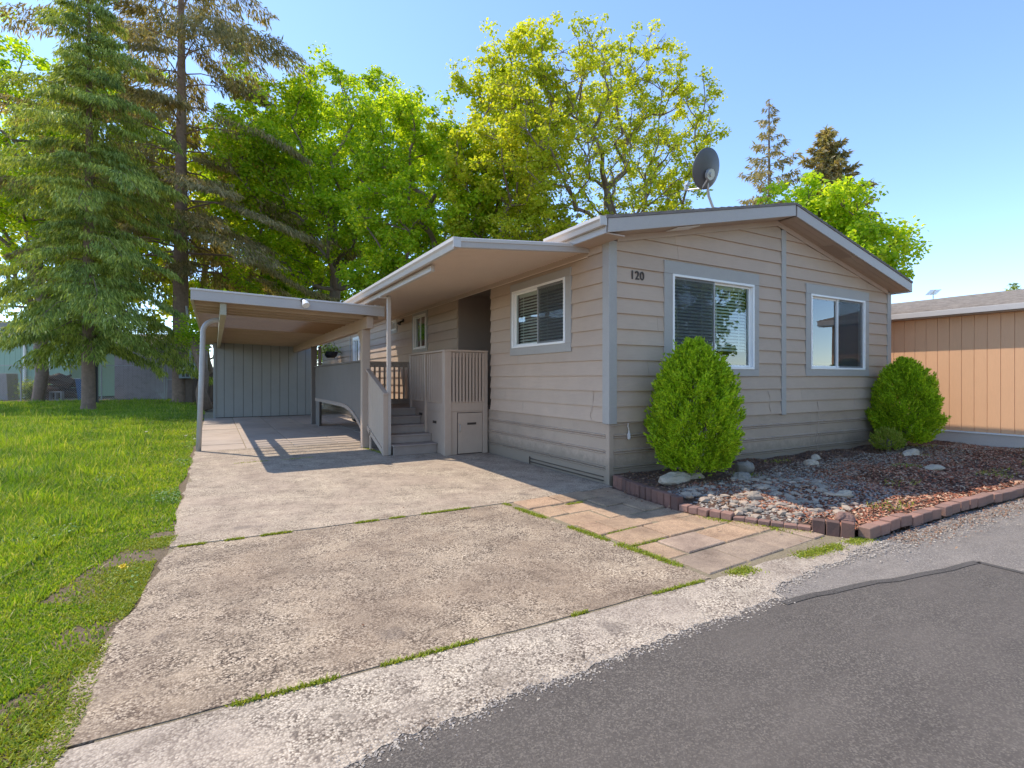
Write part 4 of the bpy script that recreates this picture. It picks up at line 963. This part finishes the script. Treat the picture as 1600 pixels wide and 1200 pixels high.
blades('bed_weeds', bw, rng.uniform(.02, .06, len(bw)), np.full(len(bw), .004), M['weed'], .7)
# dandelions
def flower(nm, x, y, h, mt, label):
    f_ = thing(nm, label, 'flower', (x, y, 0)); MB().tube([(x, y, -.01), (x+.01, y, h)], .003, 5).build('stem', M['weed'], f_)
    c_ = np.array([x+.01, y, h+.005]) + rng.normal(0, 1, (60, 3))*np.array([.011, .011, .005]); mesh_np('bloom', rleaves(c_, .015), 4, M[mt], f_)
fx = site(-2.72, 3.63); flower('dandelion', *fx[:2], .09, 'dand', 'yellow dandelion in the near lawn at the left edge of the photo')
for (sx, sy, lb) in ((-6.9, 11.0, 'white seed head in the lawn left of the carport post'), (-8.3, 11.8, 'white seed head standing in the tall grass mid lawn'), (-6.35, 10.4, 'white seed head nearest the driveway edge of the lawn')):
    p = site(sx, sy); flower('seed_head', p[0], p[1], .2, 'puff', lb)

# ---------------------------------------------------------------- shrubs
def shrub(name, label, x, y, z0, r, h, mat, n, cat='shrub', lumps=.08, pointed=True, leaf=.055):
    t = thing(name, label, cat, (x, y, z0))
    per = 30; ns_ = n//per
    zf = rng.uniform(0, 1, ns_)**.9; a = rng.uniform(0, 2*math.pi, ns_)
    if pointed: prof = np.clip(np.sin(np.pi*np.clip(zf*.90+.10, 0, 1)**.86), 0, 1)**.52*np.where(zf > .86, 1-(zf-.86)*1.1, 1)
    else: prof = np.sqrt(np.clip(1-(2*zf-.85)**2/1.35, 0, 1))
    lump = 1 + lumps*(np.sin(a*5+zf*9)+.7*np.sin(a*9-zf*17+1)+.6*np.sin(a*3+zf*23))
    rad = r*prof*lump*(1-.30*rng.uniform(0, 1, ns_)**2) - leaf*.9
    root = np.stack([x+rad*np.cos(a), y+rad*np.sin(a), z0+.02+zf*h*.93], 1)
    outw = unit(np.stack([np.cos(a)*.75, np.sin(a)*.75, .75+.8*zf], 1)+rng.normal(0, .22, (ns_, 3)))
    SL = leaf*2.6*rng.uniform(.6, 1.35, ns_)                  # each spray is a small upright flame of scale leaves
    t_ = rng.uniform(0, 1, (ns_, per)); sd_ = rng.normal(0, 1, (ns_, per, 3)); w3 = (.34*SL)[:, None]*(1-t_*.85)
    cen = (root[:, None] + outw[:, None]*(SL[:, None]*t_)[..., None] + sd_*w3[..., None]*.5).reshape(-1, 3)
    d1 = unit((outw[:, None] + sd_*.42).reshape(-1, 3)); d2 = unit(np.cross(d1, rng.normal(0, 1, (len(d1), 3))))
    sz = leaf*rng.uniform(.5, 1.1, len(d1))
    mesh_np('foliage', quads(cen, d1, d2, sz, sz*.38), 4, mat, t)
    ns2 = 36 if pointed else 10                                   # stray shoots
    a2_ = rng.uniform(0, 6.28, ns2); z2_ = rng.uniform(.25, 1, ns2); q2 = np.stack([x+r*.8*np.sqrt(np.clip(1-z2_**2*.85, .05, 1))*np.cos(a2_), y+r*.8*np.sqrt(np.clip(1-z2_**2*.85, .05, 1))*np.sin(a2_), z0+z2_*h*.95], 1)
    o2 = unit(np.stack([np.cos(a2_)*.5, np.sin(a2_)*.5, np.full(ns2, 1.)], 1)); L2 = r*rng.uniform(.18, .38, ns2); t2 = rng.uniform(0, 1, (ns2, 26)); n2 = rng.normal(0, 1, (ns2, 26, 3))
    c2 = (q2[:, None]+o2[:, None]*(L2[:, None]*t2)[..., None]+n2*(.05*r*(1-t2*.8))[..., None]).reshape(-1, 3); e1 = unit((o2[:, None]+n2*.4).reshape(-1, 3)); e2 = unit(np.cross(e1, rng.normal(0, 1, (len(e1), 3)))); s2_ = leaf*rng.uniform(.5, 1, len(e1))
    mesh_np('shoot', quads(c2, e1, e2, s2_, s2_*.38), 4, mat, t, 'stuff')
    tr_ = MB().tube([(x, y, z0-.05), (x+.01, y, z0+h*.3), (x, y+.01, z0+h*.75)], [r*.09, r*.07, r*.02], 8); tr_.build('trunk', M['bark_g'], t)
    for k in range(7):
        a_ = k*.9; MB().tube([(x, y, z0+.03+.03*k), (x+.3*r*math.cos(a_), y+.3*r*math.sin(a_), z0+.25*h), (x+.55*r*math.cos(a_), y+.55*r*math.sin(a_), z0+.5*h)], [.018, .013, .006], 5).build('stem', M['bark_g'], t)
    return t
shrub('arborvitae_shrub', 'tall egg-shaped bright green shrub in front of the left front window', .90, -.62, .19, .53, 1.70, M['shrub'], 78000, lumps=.11)
shrub('arborvitae_shrub', 'round green shrub at the right corner of the house before the peach wall', 6.74, -.50, .19, .52, 1.56, M['shrub'], 84000, lumps=.12, leaf=.055)
shrub('boxwood_shrub', 'low small clipped shrub beside the right corner shrub', 5.85, -.62, .12, .25, .36, M['shrub2'], 12000, pointed=False, leaf=.028)

# ---------------------------------------------------------------- trees
def skeleton(base_, nodes, bias=.35):
    """join scattered crown nodes to a trunk by nearest cheaper parent; returns parents and radii"""
    P_ = np.array(base_ + nodes); nb_ = len(base_); par = [-1] + list(range(nb_-1)); order = sorted(range(nb_, len(P_)), key=lambda i: np.linalg.norm(P_[i]-P_[nb_-1]*.6-P_[nb_//2]*.4))
    cost = {0: 0.0}
    for i in range(1, nb_): cost[i] = cost[i-1]+np.linalg.norm(P_[i]-P_[i-1])
    par = par + [0]*(len(P_)-nb_); have = list(range(nb_))
    for i in order:
        H = np.array(have); dd = np.linalg.norm(P_[H]-P_[i], axis=1); ang = (P_[i][2]-P_[H][:, 2]); pen = np.where(ang < -.2, 2.0, 0)+np.where(H < nb_//3, 4, 0)
        tot = dd*1.0 + bias*np.array([cost[j] for j in have]) + pen; j = have[int(np.argmin(tot))]
        par[i] = j; cost[i] = cost[j]+np.linalg.norm(P_[i]-P_[j]); have.append(i)
    wgt = np.ones(len(P_)); kids = {i: [] for i in range(len(P_))}
    for i, p in enumerate(par):
        if p >= 0: kids[p].append(i)
    for i in sorted(range(len(P_)), key=lambda i: -cost[i]):
        if par[i] >= 0: wgt[par[i]] += wgt[i]
    return P_, par, wgt, kids
def broadleaf(name, label, x, y, zc, rx, ry, rz, r_trunk, n_nodes, n_leaves, leaf, mat, bark, lean=0, clump=.55, cover=1.0, trunk_to=.45, lumpy=.18, group=None, seed=1, tips_extra=2, grp=None):
    r = np.random.default_rng(seed); t = thing(name, label, 'tree', (x, y, 0), group)
    z0 = zc-rz
    base_ = [np.array([x, y, -.05]), np.array([x+.1, y, z0*.5]), np.array([x+lean*.3, y+.1, z0]), np.array([x+lean*.6, y-.1, z0+rz*.35]), np.array([x+lean, y, z0+rz*2*trunk_to])]
    nodes = []
    while len(nodes) < n_nodes:
        p = r.uniform(-1, 1, 3); q = np.linalg.norm(p)
        az = math.atan2(p[1], p[0]); lim = 1 + lumpy*(math.sin(az*3+seed)+math.sin(az*5+p[2]*4+seed*2)+math.sin(p[2]*7+az*2))
        lim *= (1-.25*max(0, -p[2]))
        if q > lim or q < .22: continue
        if r.uniform() < .55 and q < .6*lim: continue
        nodes.append(np.array([x+lean+p[0]*rx, y+p[1]*ry, zc+p[2]*rz]))
    P_, par, wgt, kids = skeleton(base_, nodes)
    tips = []
    mb = MB(); rmax = wgt[0]**.5
    for i in range(1, len(P_)):
        p = par[i]; a, b_ = P_[p], P_[i]; r1 = r_trunk*(wgt[i]**.5)/rmax; r0 = r_trunk*(wgt[p]**.5)/rmax; r0 = min(r0, r1*1.8)
        mid = (a+b_)/2 + r.normal(0, .06, 3)*np.linalg.norm(b_-a); rm_ = (r0+r1)/2
        mb.tube([a, mid, b_], [max(r0, .012), max(rm_, .010), max(r1, .008)], 7 if r1 > .06 else 4, False)
        L = np.linalg.norm(b_-a)
        for k in range(tips_extra):         # twigs off the branch
            f_ = r.uniform(.3, 1); q = a+(b_-a)*f_; e = unit((b_-a+r.normal(0, .8, 3)*L+np.array([0, 0, .3*L]))[None])[0]*r.uniform(.5, 1.1)*clump*1.6
            if i >= 5: mb.tube([q, q+e*.5+r.normal(0, .04, 3), q+e], [.014, .010, .005], 3, False); tips.append(q+e)
        if i >= 5: tips.append(b_)
    mb.build('trunk', bark, t, smooth=True)
    tips = np.array(tips); 
    if cover < 1: tips = tips[r.uniform(0, 1, len(tips)) < cover]
    ci = r.integers(0, len(tips), n_leaves); off = r.normal(0, 1, (n_leaves, 3)); off = off/np.linalg.norm(off, axis=1)[:, None]*(r.uniform(0, 1, n_leaves)**.5)[:, None]
    cs = (clump*r.uniform(.55, 1.25, len(tips)))[ci]
    cen = tips[ci] + off*cs[:, None]*np.array([1, 1, .62])
    mesh_np('crown', rleaves(cen, leaf, .4, off*.9, .85), 4, mat, t)
    return t
def conifer(name, label, x, y, H, R0, z_low, r_trunk, nb_, n_spr, mat, bark, droop=.35, spr_len=.5, hang=.7, taper=.9, group=None, seed=1, gap=0, sw=.10, top_r=.04, vary=.25):
    r = np.random.default_rng(seed); t = thing(name, label, 'tree', (x, y, 0), group)
    tm = MB(); tm.tube([(x, y, -.05), (x, y, .25), (x, y, H*.25), (x+.03, y, H*.6), (x, y, H)], [r_trunk*1.35, r_trunk, r_trunk*.85, r_trunk*.5, top_r], 12, False)
    tr_ = tm.build('trunk', bark, t, smooth=True)
    bmsh = MB(); paths = []
    for k in range(nb_):
        f_ = (k+r.uniform(0, 1))/nb_; z = z_low+(H-z_low)*f_**1.05; L = R0*((1-f_)**taper)*r.uniform(.9-vary, .9+vary)+.15; a = k*2.4+r.uniform(-.5, .5)
        d = np.array([math.cos(a), math.sin(a), 0]); up = .12+.35*f_
        p0 = np.array([x, y, z]); pts_ = [p0]
        for s in (.25, .5, .75, 1.0):
            zz_ = up*L*s - droop*L*s*s*1.25 + (.08*L*max(0, s-.75)*4)
            pts_.append(p0+d*L*s+np.array([0, 0, zz_])+r.normal(0, .03*L, 3)*s)
        bmsh.tube(pts_, [max(.012, r_trunk*.16*(1-f_*.7)), max(.01, r_trunk*.12*(1-f_*.7)), .02, .013, .006], 4, False); paths.append(np.array(pts_))
    bmsh.build('branches', bark, t)
    wl_ = np.array([np.linalg.norm(p[-1]-p[0]) for p in paths]); pk = r.choice(len(paths), n_spr, p=wl_/wl_.sum())
    s = r.uniform(gap, 1, n_spr)**.8; PA = np.array(paths)[pk]; idx = np.minimum((s*4).astype(int), 3); fr_ = s*4-idx
    A_ = PA[np.arange(n_spr), idx]; B_ = PA[np.arange(n_spr), idx+1]; c0 = A_+(B_-A_)*fr_[:, None]; along = unit(B_-A_)
    sidev = unit(np.cross(along, np.array([0, 0, 1.]))); wd = (wl_[pk]*.30*(1-s*.55))*r.uniform(-1, 1, n_spr)
    cen = c0 + sidev*wd[:, None] + along*(np.abs(wd)*.5)[:, None] + r.normal(0, .06, (n_spr, 3)); sl = spr_len*r.uniform(.5, 1.3, n_spr)
    d1 = unit(along*.6 + sidev*np.sign(wd)[:, None]*.5 + np.array([0, 0, -hang*1.3]) + r.normal(0, .55, (n_spr, 3)))
    cen = cen + d1*(sl*.4)[:, None]
    d2 = unit(np.cross(d1, r.normal(0, 1, (n_spr, 3))))
    mesh_np('foliage', quads(cen, d1, d2, sl, sl*sw*r.uniform(1.2, 2.6, n_spr)), 4, mat, t)
    return t
# conifers on the left
p = site(-18.7, 23.0)
conifer('cedar_tree', 'drooping green cedar with brown trunk standing in the lawn', p[0], p[1], 20, 4.1, 2.9, .26, 128, 98000, M['cedar'], M['bark_r'], .48, .24, 1.2, .50, seed=3, sw=.10, vary=.5)
p = site(-19.2, 30.2)
conifer('spruce_tree', 'tall grey-brown spruce with thick bare trunk left of the carport', p[0], p[1], 31, 7.2, 7.6, .44, 110, 110000, M['spruce'], M['bark_r'], .40, .34, .9, .30, seed=5, gap=.25, sw=.10, vary=.45)
p = site(-23.6, 29.5)
conifer('dark_conifer', 'slim dark conifer behind the cedar trunk', p[0], p[1], 15, 2.6, 3.0, .15, 60, 15000, M['cedar'], M['black'], .5, .34, 1.0, .6, seed=9)
p = site(14.7*45/30, 45*1.0)
p = site(22.2, 45); conifer('deodar_cedar', 'thin see-through conifer top above the green maple on the right', p[0], p[1], 25.5, 5.2, 10, .28, 60, 6500, M['spruce'], M['bark_g'], .10, .5, .8, 1.0, seed=12, sw=.12)
p = site(27.2, 45); conifer('fir_tree', 'dense grey-green fir top right of the thin conifer', p[0], p[1], 23, 5.0, 9, .3, 90, 26000, M['spruce'], M['bark_g'], .12, .5, .5, .75, seed=13, sw=.16)
p = site(76, 79); conifer('far_conifer', 'distant conifer top beyond the peach house roof', p[0], p[1], 16, 4.5, 4, .3, 50, 9000, M['cedar'], M['bark_g'], .2, .6, .5, .8, seed=14)
# broadleaf trees behind
A = dict(bark=M['bark_g'])
p = site(-30, 33); broadleaf('maple_tree', 'green maple at the far left behind the cedar', p[0], p[1], 15, 7.0, 6.0, 8, .35, 260, 56000, .21, M['maple'], clump=.85, seed=21, cover=.9, **A)
p = site(-11.9, 35); broadleaf('maple_tree', 'tall full bright green maple behind the carport', p[0], p[1], 13.2, 6.8, 5.0, 9.0, .38, 330, 95000, .19, M['maple'], clump=.75, seed=22, **A)
p = site(-4.2, 28); broadleaf('maple_tree', 'green maple with pointed top between the full maple and the yellowish one', p[0], p[1], 9.4, 4.3, 4.2, 5.8, .32, 250, 70000, .17, M['maple'], clump=.65, seed=23, **A)
p = site(4.6, 25.5); broadleaf('young_leaf_maple', 'airy yellow-green tree with visible branches behind the satellite dish', p[0], p[1], 11.4, 6.0, 4.2, 6.4, .30, 620, 52000, .13, M['maple_y'], clump=.38, seed=24, cover=.6, tips_extra=3, lumpy=.08, **A)
p = site(-.2, 25.5); broadleaf('young_leaf_maple', 'dense yellow-green tree just above the awning', p[0], p[1], 10.8, 3.0, 3.4, 7.0, .22, 280, 52000, .145, M['maple_y'], clump=.5, seed=25, **A)
p = site(12.7, 23.5); broadleaf('maple_tree', 'bright green round maple behind the right end of the roof', p[0], p[1], 6.3, 4.8, 4.0, 2.9, .26, 250, 62000, .155, M['maple'], clump=.6, seed=26, lumpy=.10, **A)
p = site(-27, 46); broadleaf('maple_tree', 'yellow-green maple glimpsed between the two conifers', p[0], p[1], 13, 8, 6, 10, .35, 220, 26000, .38, M['maple_y'], clump=1.0, seed=27, cover=.8, **A)
p = site(-19.3, 44); broadleaf('maple_tree', 'low green tree behind the wooden fence left of the shed', p[0], p[1], 6.5, 5, 4, 5.5, .3, 150, 18000, .34, M['maple'], clump=.9, seed=28, **A)
p = site(-17.5, 43); broadleaf('maple_tree', 'green tree seen between the spruce and the full maple', p[0], p[1], 15, 6.5, 5, 10.5, .3, 220, 42000, .26, M['maple'], clump=.85, seed=41, **A)
p = site(-41, 45); broadleaf('maple_tree', 'yellow-green tree behind the mint house at the far left', p[0], p[1], 14, 8, 5, 10, .3, 200, 30000, .28, M['maple_y'], clump=.9, seed=42, **A)
# trees and a home across the road, mirrored in the windows
broadleaf('street_tree', 'leafy tree across the road from the house', 13, -19, 7.5, 4.5, 4.5, 5, .3, 120, 14000, .34, M['maple'], clump=.9, seed=31, **A)
broadleaf('street_tree', 'second leafy tree across the road from the house', 24, -21, 8, 5, 5, 6, .3, 120, 14000, .36, M['maple'], clump=1.0, seed=32, **A)
hc = thing('house_across', 'pale low house across the road reflected in the front windows', 'house', (16, -16, 0))
MB().box(4, 30, -30, -24, 0, 2.9).build('wall', M['nskirt'], hc); MB().xprofile([(-30.4, 2.9), (-23.6, 2.9), (-27, 4.2)], 3.6, 30.4).build('roof', M['nshingle'], hc)

# ---------------------------------------------------------------- neighbour house on the right
nh = thing('peach_house', 'neighbouring house with peach vertical panel siding and shingle roof', 'house', (10, 3, 0))
y = -1.75
while y < 14:
    y1 = y+.20; MB().box(8.47, 8.5, y+.0025, y1-.0025, .36, 2.66).build('siding_panel', M['orange'], nh, .003); y = y1
MB().box(8.5, 8.55, -1.75, 14, .0, 2.7).build('wall_core', M['orange'], nh)
MB().box(8.45, 8.50, -1.77, 14, .33, .358).build('base_trim', M['white'], nh)
MB().box(8.475, 8.499, -1.75, 14, -.05, .329).build('skirting', M['nskirt'], nh)
MB().box(8.55, 15, -1.75, -1.65, 0, 2.7).build('end_wall', M['orange'], nh)
MB().box(8.55, 15, 13.9, 14, 0, 2.7).build('end_wall', M['orange'], nh)
MB().box(8.26, 8.47, -1.95, 14.2, 2.661, 2.675).build('soffit', M['soffit'], nh)
MB().box(8.20, 8.28, -1.95, 14.2, 2.68, 2.79).build('gutter', M['gutter'], nh, .006)
MB().yprofile([(8.24, 2.795), (11.7, 3.47), (15.2, 2.795)], -1.98, 14.25).build('roof', M['nshingle'], nh)
rows = MB()
for k in range(24):
    x0 = 8.22+k*.145; x1 = x0+.15; z0, z1 = 2.80+(x0-8.24)*.194, 2.80+(x1-8.24)*.194; yy = -1.98
    while yy < 14.2:
        y2 = min(yy+random.uniform(.22, .4), 14.25); j = random.uniform(0, .014)
        rows.hexa([(x0+j, yy, z0), (x1, yy, z1), (x1, y2, z1), (x0+j, y2, z0), (x0+j, yy, z0+.016+j*.4), (x1, yy, z1+.003), (x1, y2, z1+.003), (x0+j, y2, z0+.016+j*.4)]); yy = y2
rows.build('shingles', M['nshingle'], nh, kind='stuff')
an = thing('tv_antenna', 'thin television antenna on the peach house roof', 'antenna', (11.6, 3.4, 3.45))
q = site(658/814*15.2, 15.2); ax, ay = 11.7, 3.2
ax, ay = q; zr = 3.47-abs(ax-11.7)*.19
MB().tube([(ax, ay, zr-.05), (ax, ay, 3.93)], .014, 6).build('mast', M['alu'], an)
MB().tube([(ax-.30, ay-.18, 3.95), (ax+.30, ay+.18, 3.90)], .010, 5).build('boom', M['alu'], an)
for k in range(7):
    f_ = -1+k/3; MB().tube([(ax+.28*f_-.07, ay+.17*f_+.11, 3.925-.02*f_), (ax+.28*f_+.07, ay+.17*f_-.11, 3.925-.02*f_)], .008, 4).build('element', M['alu'], an)
struct(sheet('side_path', [(7.3, -.3), (8.47, -.3), (8.47, 16), (7.3, 16)], -.01, M['tile']))
struct(sheet('neighbour_drive', [(8.47, -3.1), (9.6, -3.1), (30, -3.1), (30, -2.8), (8.47, -2.8)], -.012, M['conc_a']))

# ---------------------------------------------------------------- left background: fence, sheds, clutter (axes of the camera spot)
TZ = Matrix.Translation((cx0, cy0, 0)) @ Matrix.Rotation(-TH, 4, 'Z')
def tocam(mb): mb.v = [tuple(TZ @ Vector(p)) for p in mb.v]; return mb
def cthing(name, label, cat, x, y, z=0, group=None):
    q = TZ @ Vector((x, y, z)); return thing(name, label, cat, tuple(q), group)
FD = 33.0
fe = cthing('chain_link_fence', 'low galvanised chain-link fence across the back of the lawn', 'fence', -28, FD)
for x in (-42, -36.5, -31.1, -26.0, -22.0):
    tocam(MB().tube([(x, FD, 0), (x, FD, 2.28)], .04, 8)).build('post', M['wire'], fe)
tocam(MB().tube([(-42, FD, 2.25), (-22.0, FD, 2.25)], .028, 6)).build('top_rail', M['wire'], fe)
cl = MB(); x = -44.2
while x < -22:
    for sgn in (1, -1):
        xa, xb = (x, x+2.15) if sgn > 0 else (x+2.15, x); t0, t1 = 0.0, 1.0
        cl.tube([(min(max(xa, -42), -22.0), FD-.03, .05 if -42 <= xa <= -22 else .05), (min(max(xb, -42), -22.0), FD-.03, 2.2)], .006, 3, False)
    x += .15
tocam(cl).build('wire_mesh', M['wire'], fe, kind='stuff')
gt = cthing('metal_gate', 'narrow tube gate at the right end of the chain-link fence', 'gate', -21.4, FD)
tocam(MB().tube([(-21.9, FD, .1), (-21.8, FD, 2.3), (-20.95, FD, 2.35), (-20.9, FD, .1)], .035, 6)).build('gate_frame', M['wire'], gt)
tocam(MB().tube([(-21.35, FD, .05), (-21.4, FD, 2.33)], .03, 6)).build('gate_bar', M['wire'], gt); tocam(MB().tube([(-21.85, FD, 1.35), (-20.92, FD, 1.38)], .03, 6)).build('gate_bar', M['wire'], gt)
s2 = cthing('metal_shed', 'grimy taupe shed behind the chain-link fence', 'shed', -23.8, 35)
x = -26.4
while x < -22.0:
    tocam(MB().box(x+.004, x+.296, 34.6, 34.63, .1, 3.6)).build('wall_panel', M['shed2'], s2); x += .3
tocam(MB().box(-26.4, -21.9, 34.64, 37.5, .05, 3.62)).build('body', M['shed2'], s2)
tocam(MB().xprofile([(34.4, 3.63), (37.8, 3.63), (36.1, 4.5)], -26.6, -21.7)).build('roof', M['nshingle'], s2)
gh = cthing('mint_house', 'mint green house with vertical siding behind the lawn trees', 'house', -36, 40)
x = -50.0
while x < -33.2:
    tocam(MB().box(x+.006, x+.394, 38.6, 38.64, .1, 4.4)).build('siding_panel', M['green'], gh); x += .4
tocam(MB().box(-50, -33.1, 38.65, 46, 0, 4.42)).build('body', M['green'], gh)
tocam(MB().xprofile([(38.2, 4.43), (46.4, 4.43), (42.3, 6.0)], -50.4, -32.8)).build('roof', M['nshingle'], gh)
tocam(MB().box(-50.4, -32.8, 38.12, 38.2, 4.28, 4.44)).build('fascia', M['white'], gh)
tocam(MB().box(-34.9, -34.2, 38.56, 38.6, 2.0, 3.5)).build('window', M['white'], gh)
tocam(MB().box(-34.82, -34.28, 38.54, 38.565, 2.1, 3.4)).build('pane', M['glass'], gh)
tocam(MB().tube([(-36.0, 38.5, 0), (-36.0, 38.5, 4.3)], .11, 10)).build('downspout', M['white'], gh)
bn = cthing('blue_bin', 'blue plastic bin with lid standing right of the wood pile', 'bin', -27.9, 33.9)
tocam(MB().hexa([(-28.1, 33.7, 0), (-27.55, 33.7, 0), (-27.55, 34.3, 0), (-28.1, 34.3, 0), (-28.2, 33.6, 1.35), (-27.45, 33.6, 1.35), (-27.45, 34.4, 1.35), (-28.2, 34.4, 1.35)])).build('body', M['blue'], bn, .03)
tocam(MB().box(-28.25, -27.4, 33.55, 34.45, 1.352, 1.42)).build('lid', M['blue'], bn, .02)
wp = cthing('wood_pile', 'heap of old boards and firewood behind the fence', 'wood pile', -29.6, 34.4)
for k in range(46):
    z = random.uniform(.1, 1.5); hw = 1.5*(1-z/2.2); x = -30+random.uniform(-hw, hw); y = 34.3+random.uniform(-.3, .3); a = random.uniform(-.5, .5); L = random.uniform(.4, .9)
    tocam(MB().tube([(x-L*math.cos(a), y, max(.08, z-L*math.sin(a)*.6)), (x+L*math.cos(a), y+random.uniform(-.2, .2), max(.08, z+L*math.sin(a)*.6))], random.uniform(.06, .13), 7)).build('log', M['log'], wp)
for k in range(5): tocam(MB().hexa([(-30.2+k*.1, 33.9+k*.06, 1.55+k*.05), (-28.7, 33.9+k*.06, 1.1+k*.05), (-28.7, 34.1+k*.06, 1.1+k*.05), (-30.2+k*.1, 34.1+k*.06, 1.55+k*.05), (-30.2+k*.1, 33.9+k*.06, 1.59+k*.05), (-28.7, 33.9+k*.06, 1.14+k*.05), (-28.7, 34.1+k*.06, 1.14+k*.05), (-30.2+k*.1, 34.1+k*.06, 1.59+k*.05)])).build('plank', M['wood'], wp)
cb = cthing('cinder_block', 'grey two-hole concrete block in front of the wood pile', 'block', -29.2, 33.4)
m_ = MB(); 
for (a, b_, c_, d_) in ((-29.6, -29.52, .0, .6), (-29.24, -29.16, .08, .52), (-28.88, -28.8, .0, .6)): m_.box(a, b_, 33.3, 33.5, c_, d_)
m_.box(-29.519, -28.881, 33.3, 33.5, 0, .079).box(-29.519, -28.881, 33.3, 33.5, .521, .6); tocam(m_).build('block_shell', M['block'], cb)
pb = cthing('planter_box', 'brown planter box at the far left edge behind the fence', 'planter', -34.0, 34.2)
tocam(MB().hexa([(-34.6, 34, 0), (-32.9, 34, 0), (-32.9, 34.8, 0), (-34.6, 34.8, 0), (-34.5, 34, 1.75), (-33.0, 34, 1.75), (-33.0, 34.8, 1.75), (-34.5, 34.8, 1.75)])).build('box', M['block'], pb, .02)
hd = cthing('hedge_bush', 'dark clipped bush beside the white downspout', 'bush', -31.8, 34.4)
c = np.array([-31.6, 34.4, .65]) + rng.normal(0, 1, (3500, 3))*np.array([.45, .25, .28]); c = np.array([tuple(TZ @ Vector(q)) for q in c]); mesh_np('foliage', rleaves(c, .1), 4, M['cedar'], hd)
# meter post, conduit, wood fence, ivy stump
mp = cthing('electric_meter_post', 'grey electric meter box on a wooden post left of the carport', 'meter', -18.4, 30)
tocam(MB().box(-18.75, -18.35, 29.9, 30.1, 0, 2.2)).build('post', M['wood'], mp)
bxm = tocam(MB().box(-18.95, -18.15, 29.6, 29.85, 1.42, 2.3)).build('meter_box', M['meter'], mp, .03)
tocam(MB().tube([(-18.62, 29.6, 2.03), (-18.62, 29.45, 2.03)], [.15, .12], 16)).build('meter_glass', M['white'], bxm)
tocam(MB().box(-18.75, -18.6, 29.585, 29.598, 1.52, 1.78).box(-18.52, -18.35, 29.585, 29.598, 1.52, 1.78)).build('label_plate', M['black'], bxm)
tocam(MB().tube([(-18.5, 30, 2.3), (-18.55, 30, 3.2), (-18.75, 30, 5.6)], .06, 8)).build('conduit', M['postm'], mp)
tocam(MB().tube([(-18.85, 30, 2.3), (-18.9, 30, 3.1)], .03, 6)).build('conduit', M['postm'], mp)
wf = cthing('board_fence', 'weathered grey wood fence behind the meter post', 'fence', -17.6, 31.5)
for k in range(16):
    x = -19.4+k*.2; tocam(MB().box(x+.008, x+.188, 31.5, 31.53, 0, 1.75+random.uniform(-.06, .06))).build('fence_board', M['wood'], wf)
tocam(MB().box(-19.4, -16.2, 31.531, 31.58, 1.3, 1.4)).build('fence_rail', M['wood'], wf)
st = cthing('ivy_stump', 'old leaning tree stump between the meter box and the grey shed', 'stump', -13.7, 24)
tocam(MB().tube([(-13.75, 23.4, 0), (-13.95, 23.4, .8), (-13.8, 23.4, 1.6), (-14.1, 23.4, 2.5), (-14.35, 23.4, 3.3)], [.34, .24, .2, .2, .17], 9)).build('trunk', M['bark_r'], st, smooth=True)
c = np.array([-14.3, 23.4, 3.4]) + rng.normal(0, 1, (1500, 3))*np.array([.35, .3, .35]); c = np.array([tuple(TZ @ Vector(q)) for q in c]); mesh_np('foliage', rleaves(c, .11), 4, M['maple'], st)
# dead leaves and stones along the foot of the fence
x = rng.uniform(-26, -14.5, 5000); y = 28+rng.uniform(0, 4.5, 5000); c = np.array([tuple(TZ @ Vector((a, b_, .02))) for a, b_ in zip(x, y)])
chips('dead_leaves', c, .14, M['chipsd'])
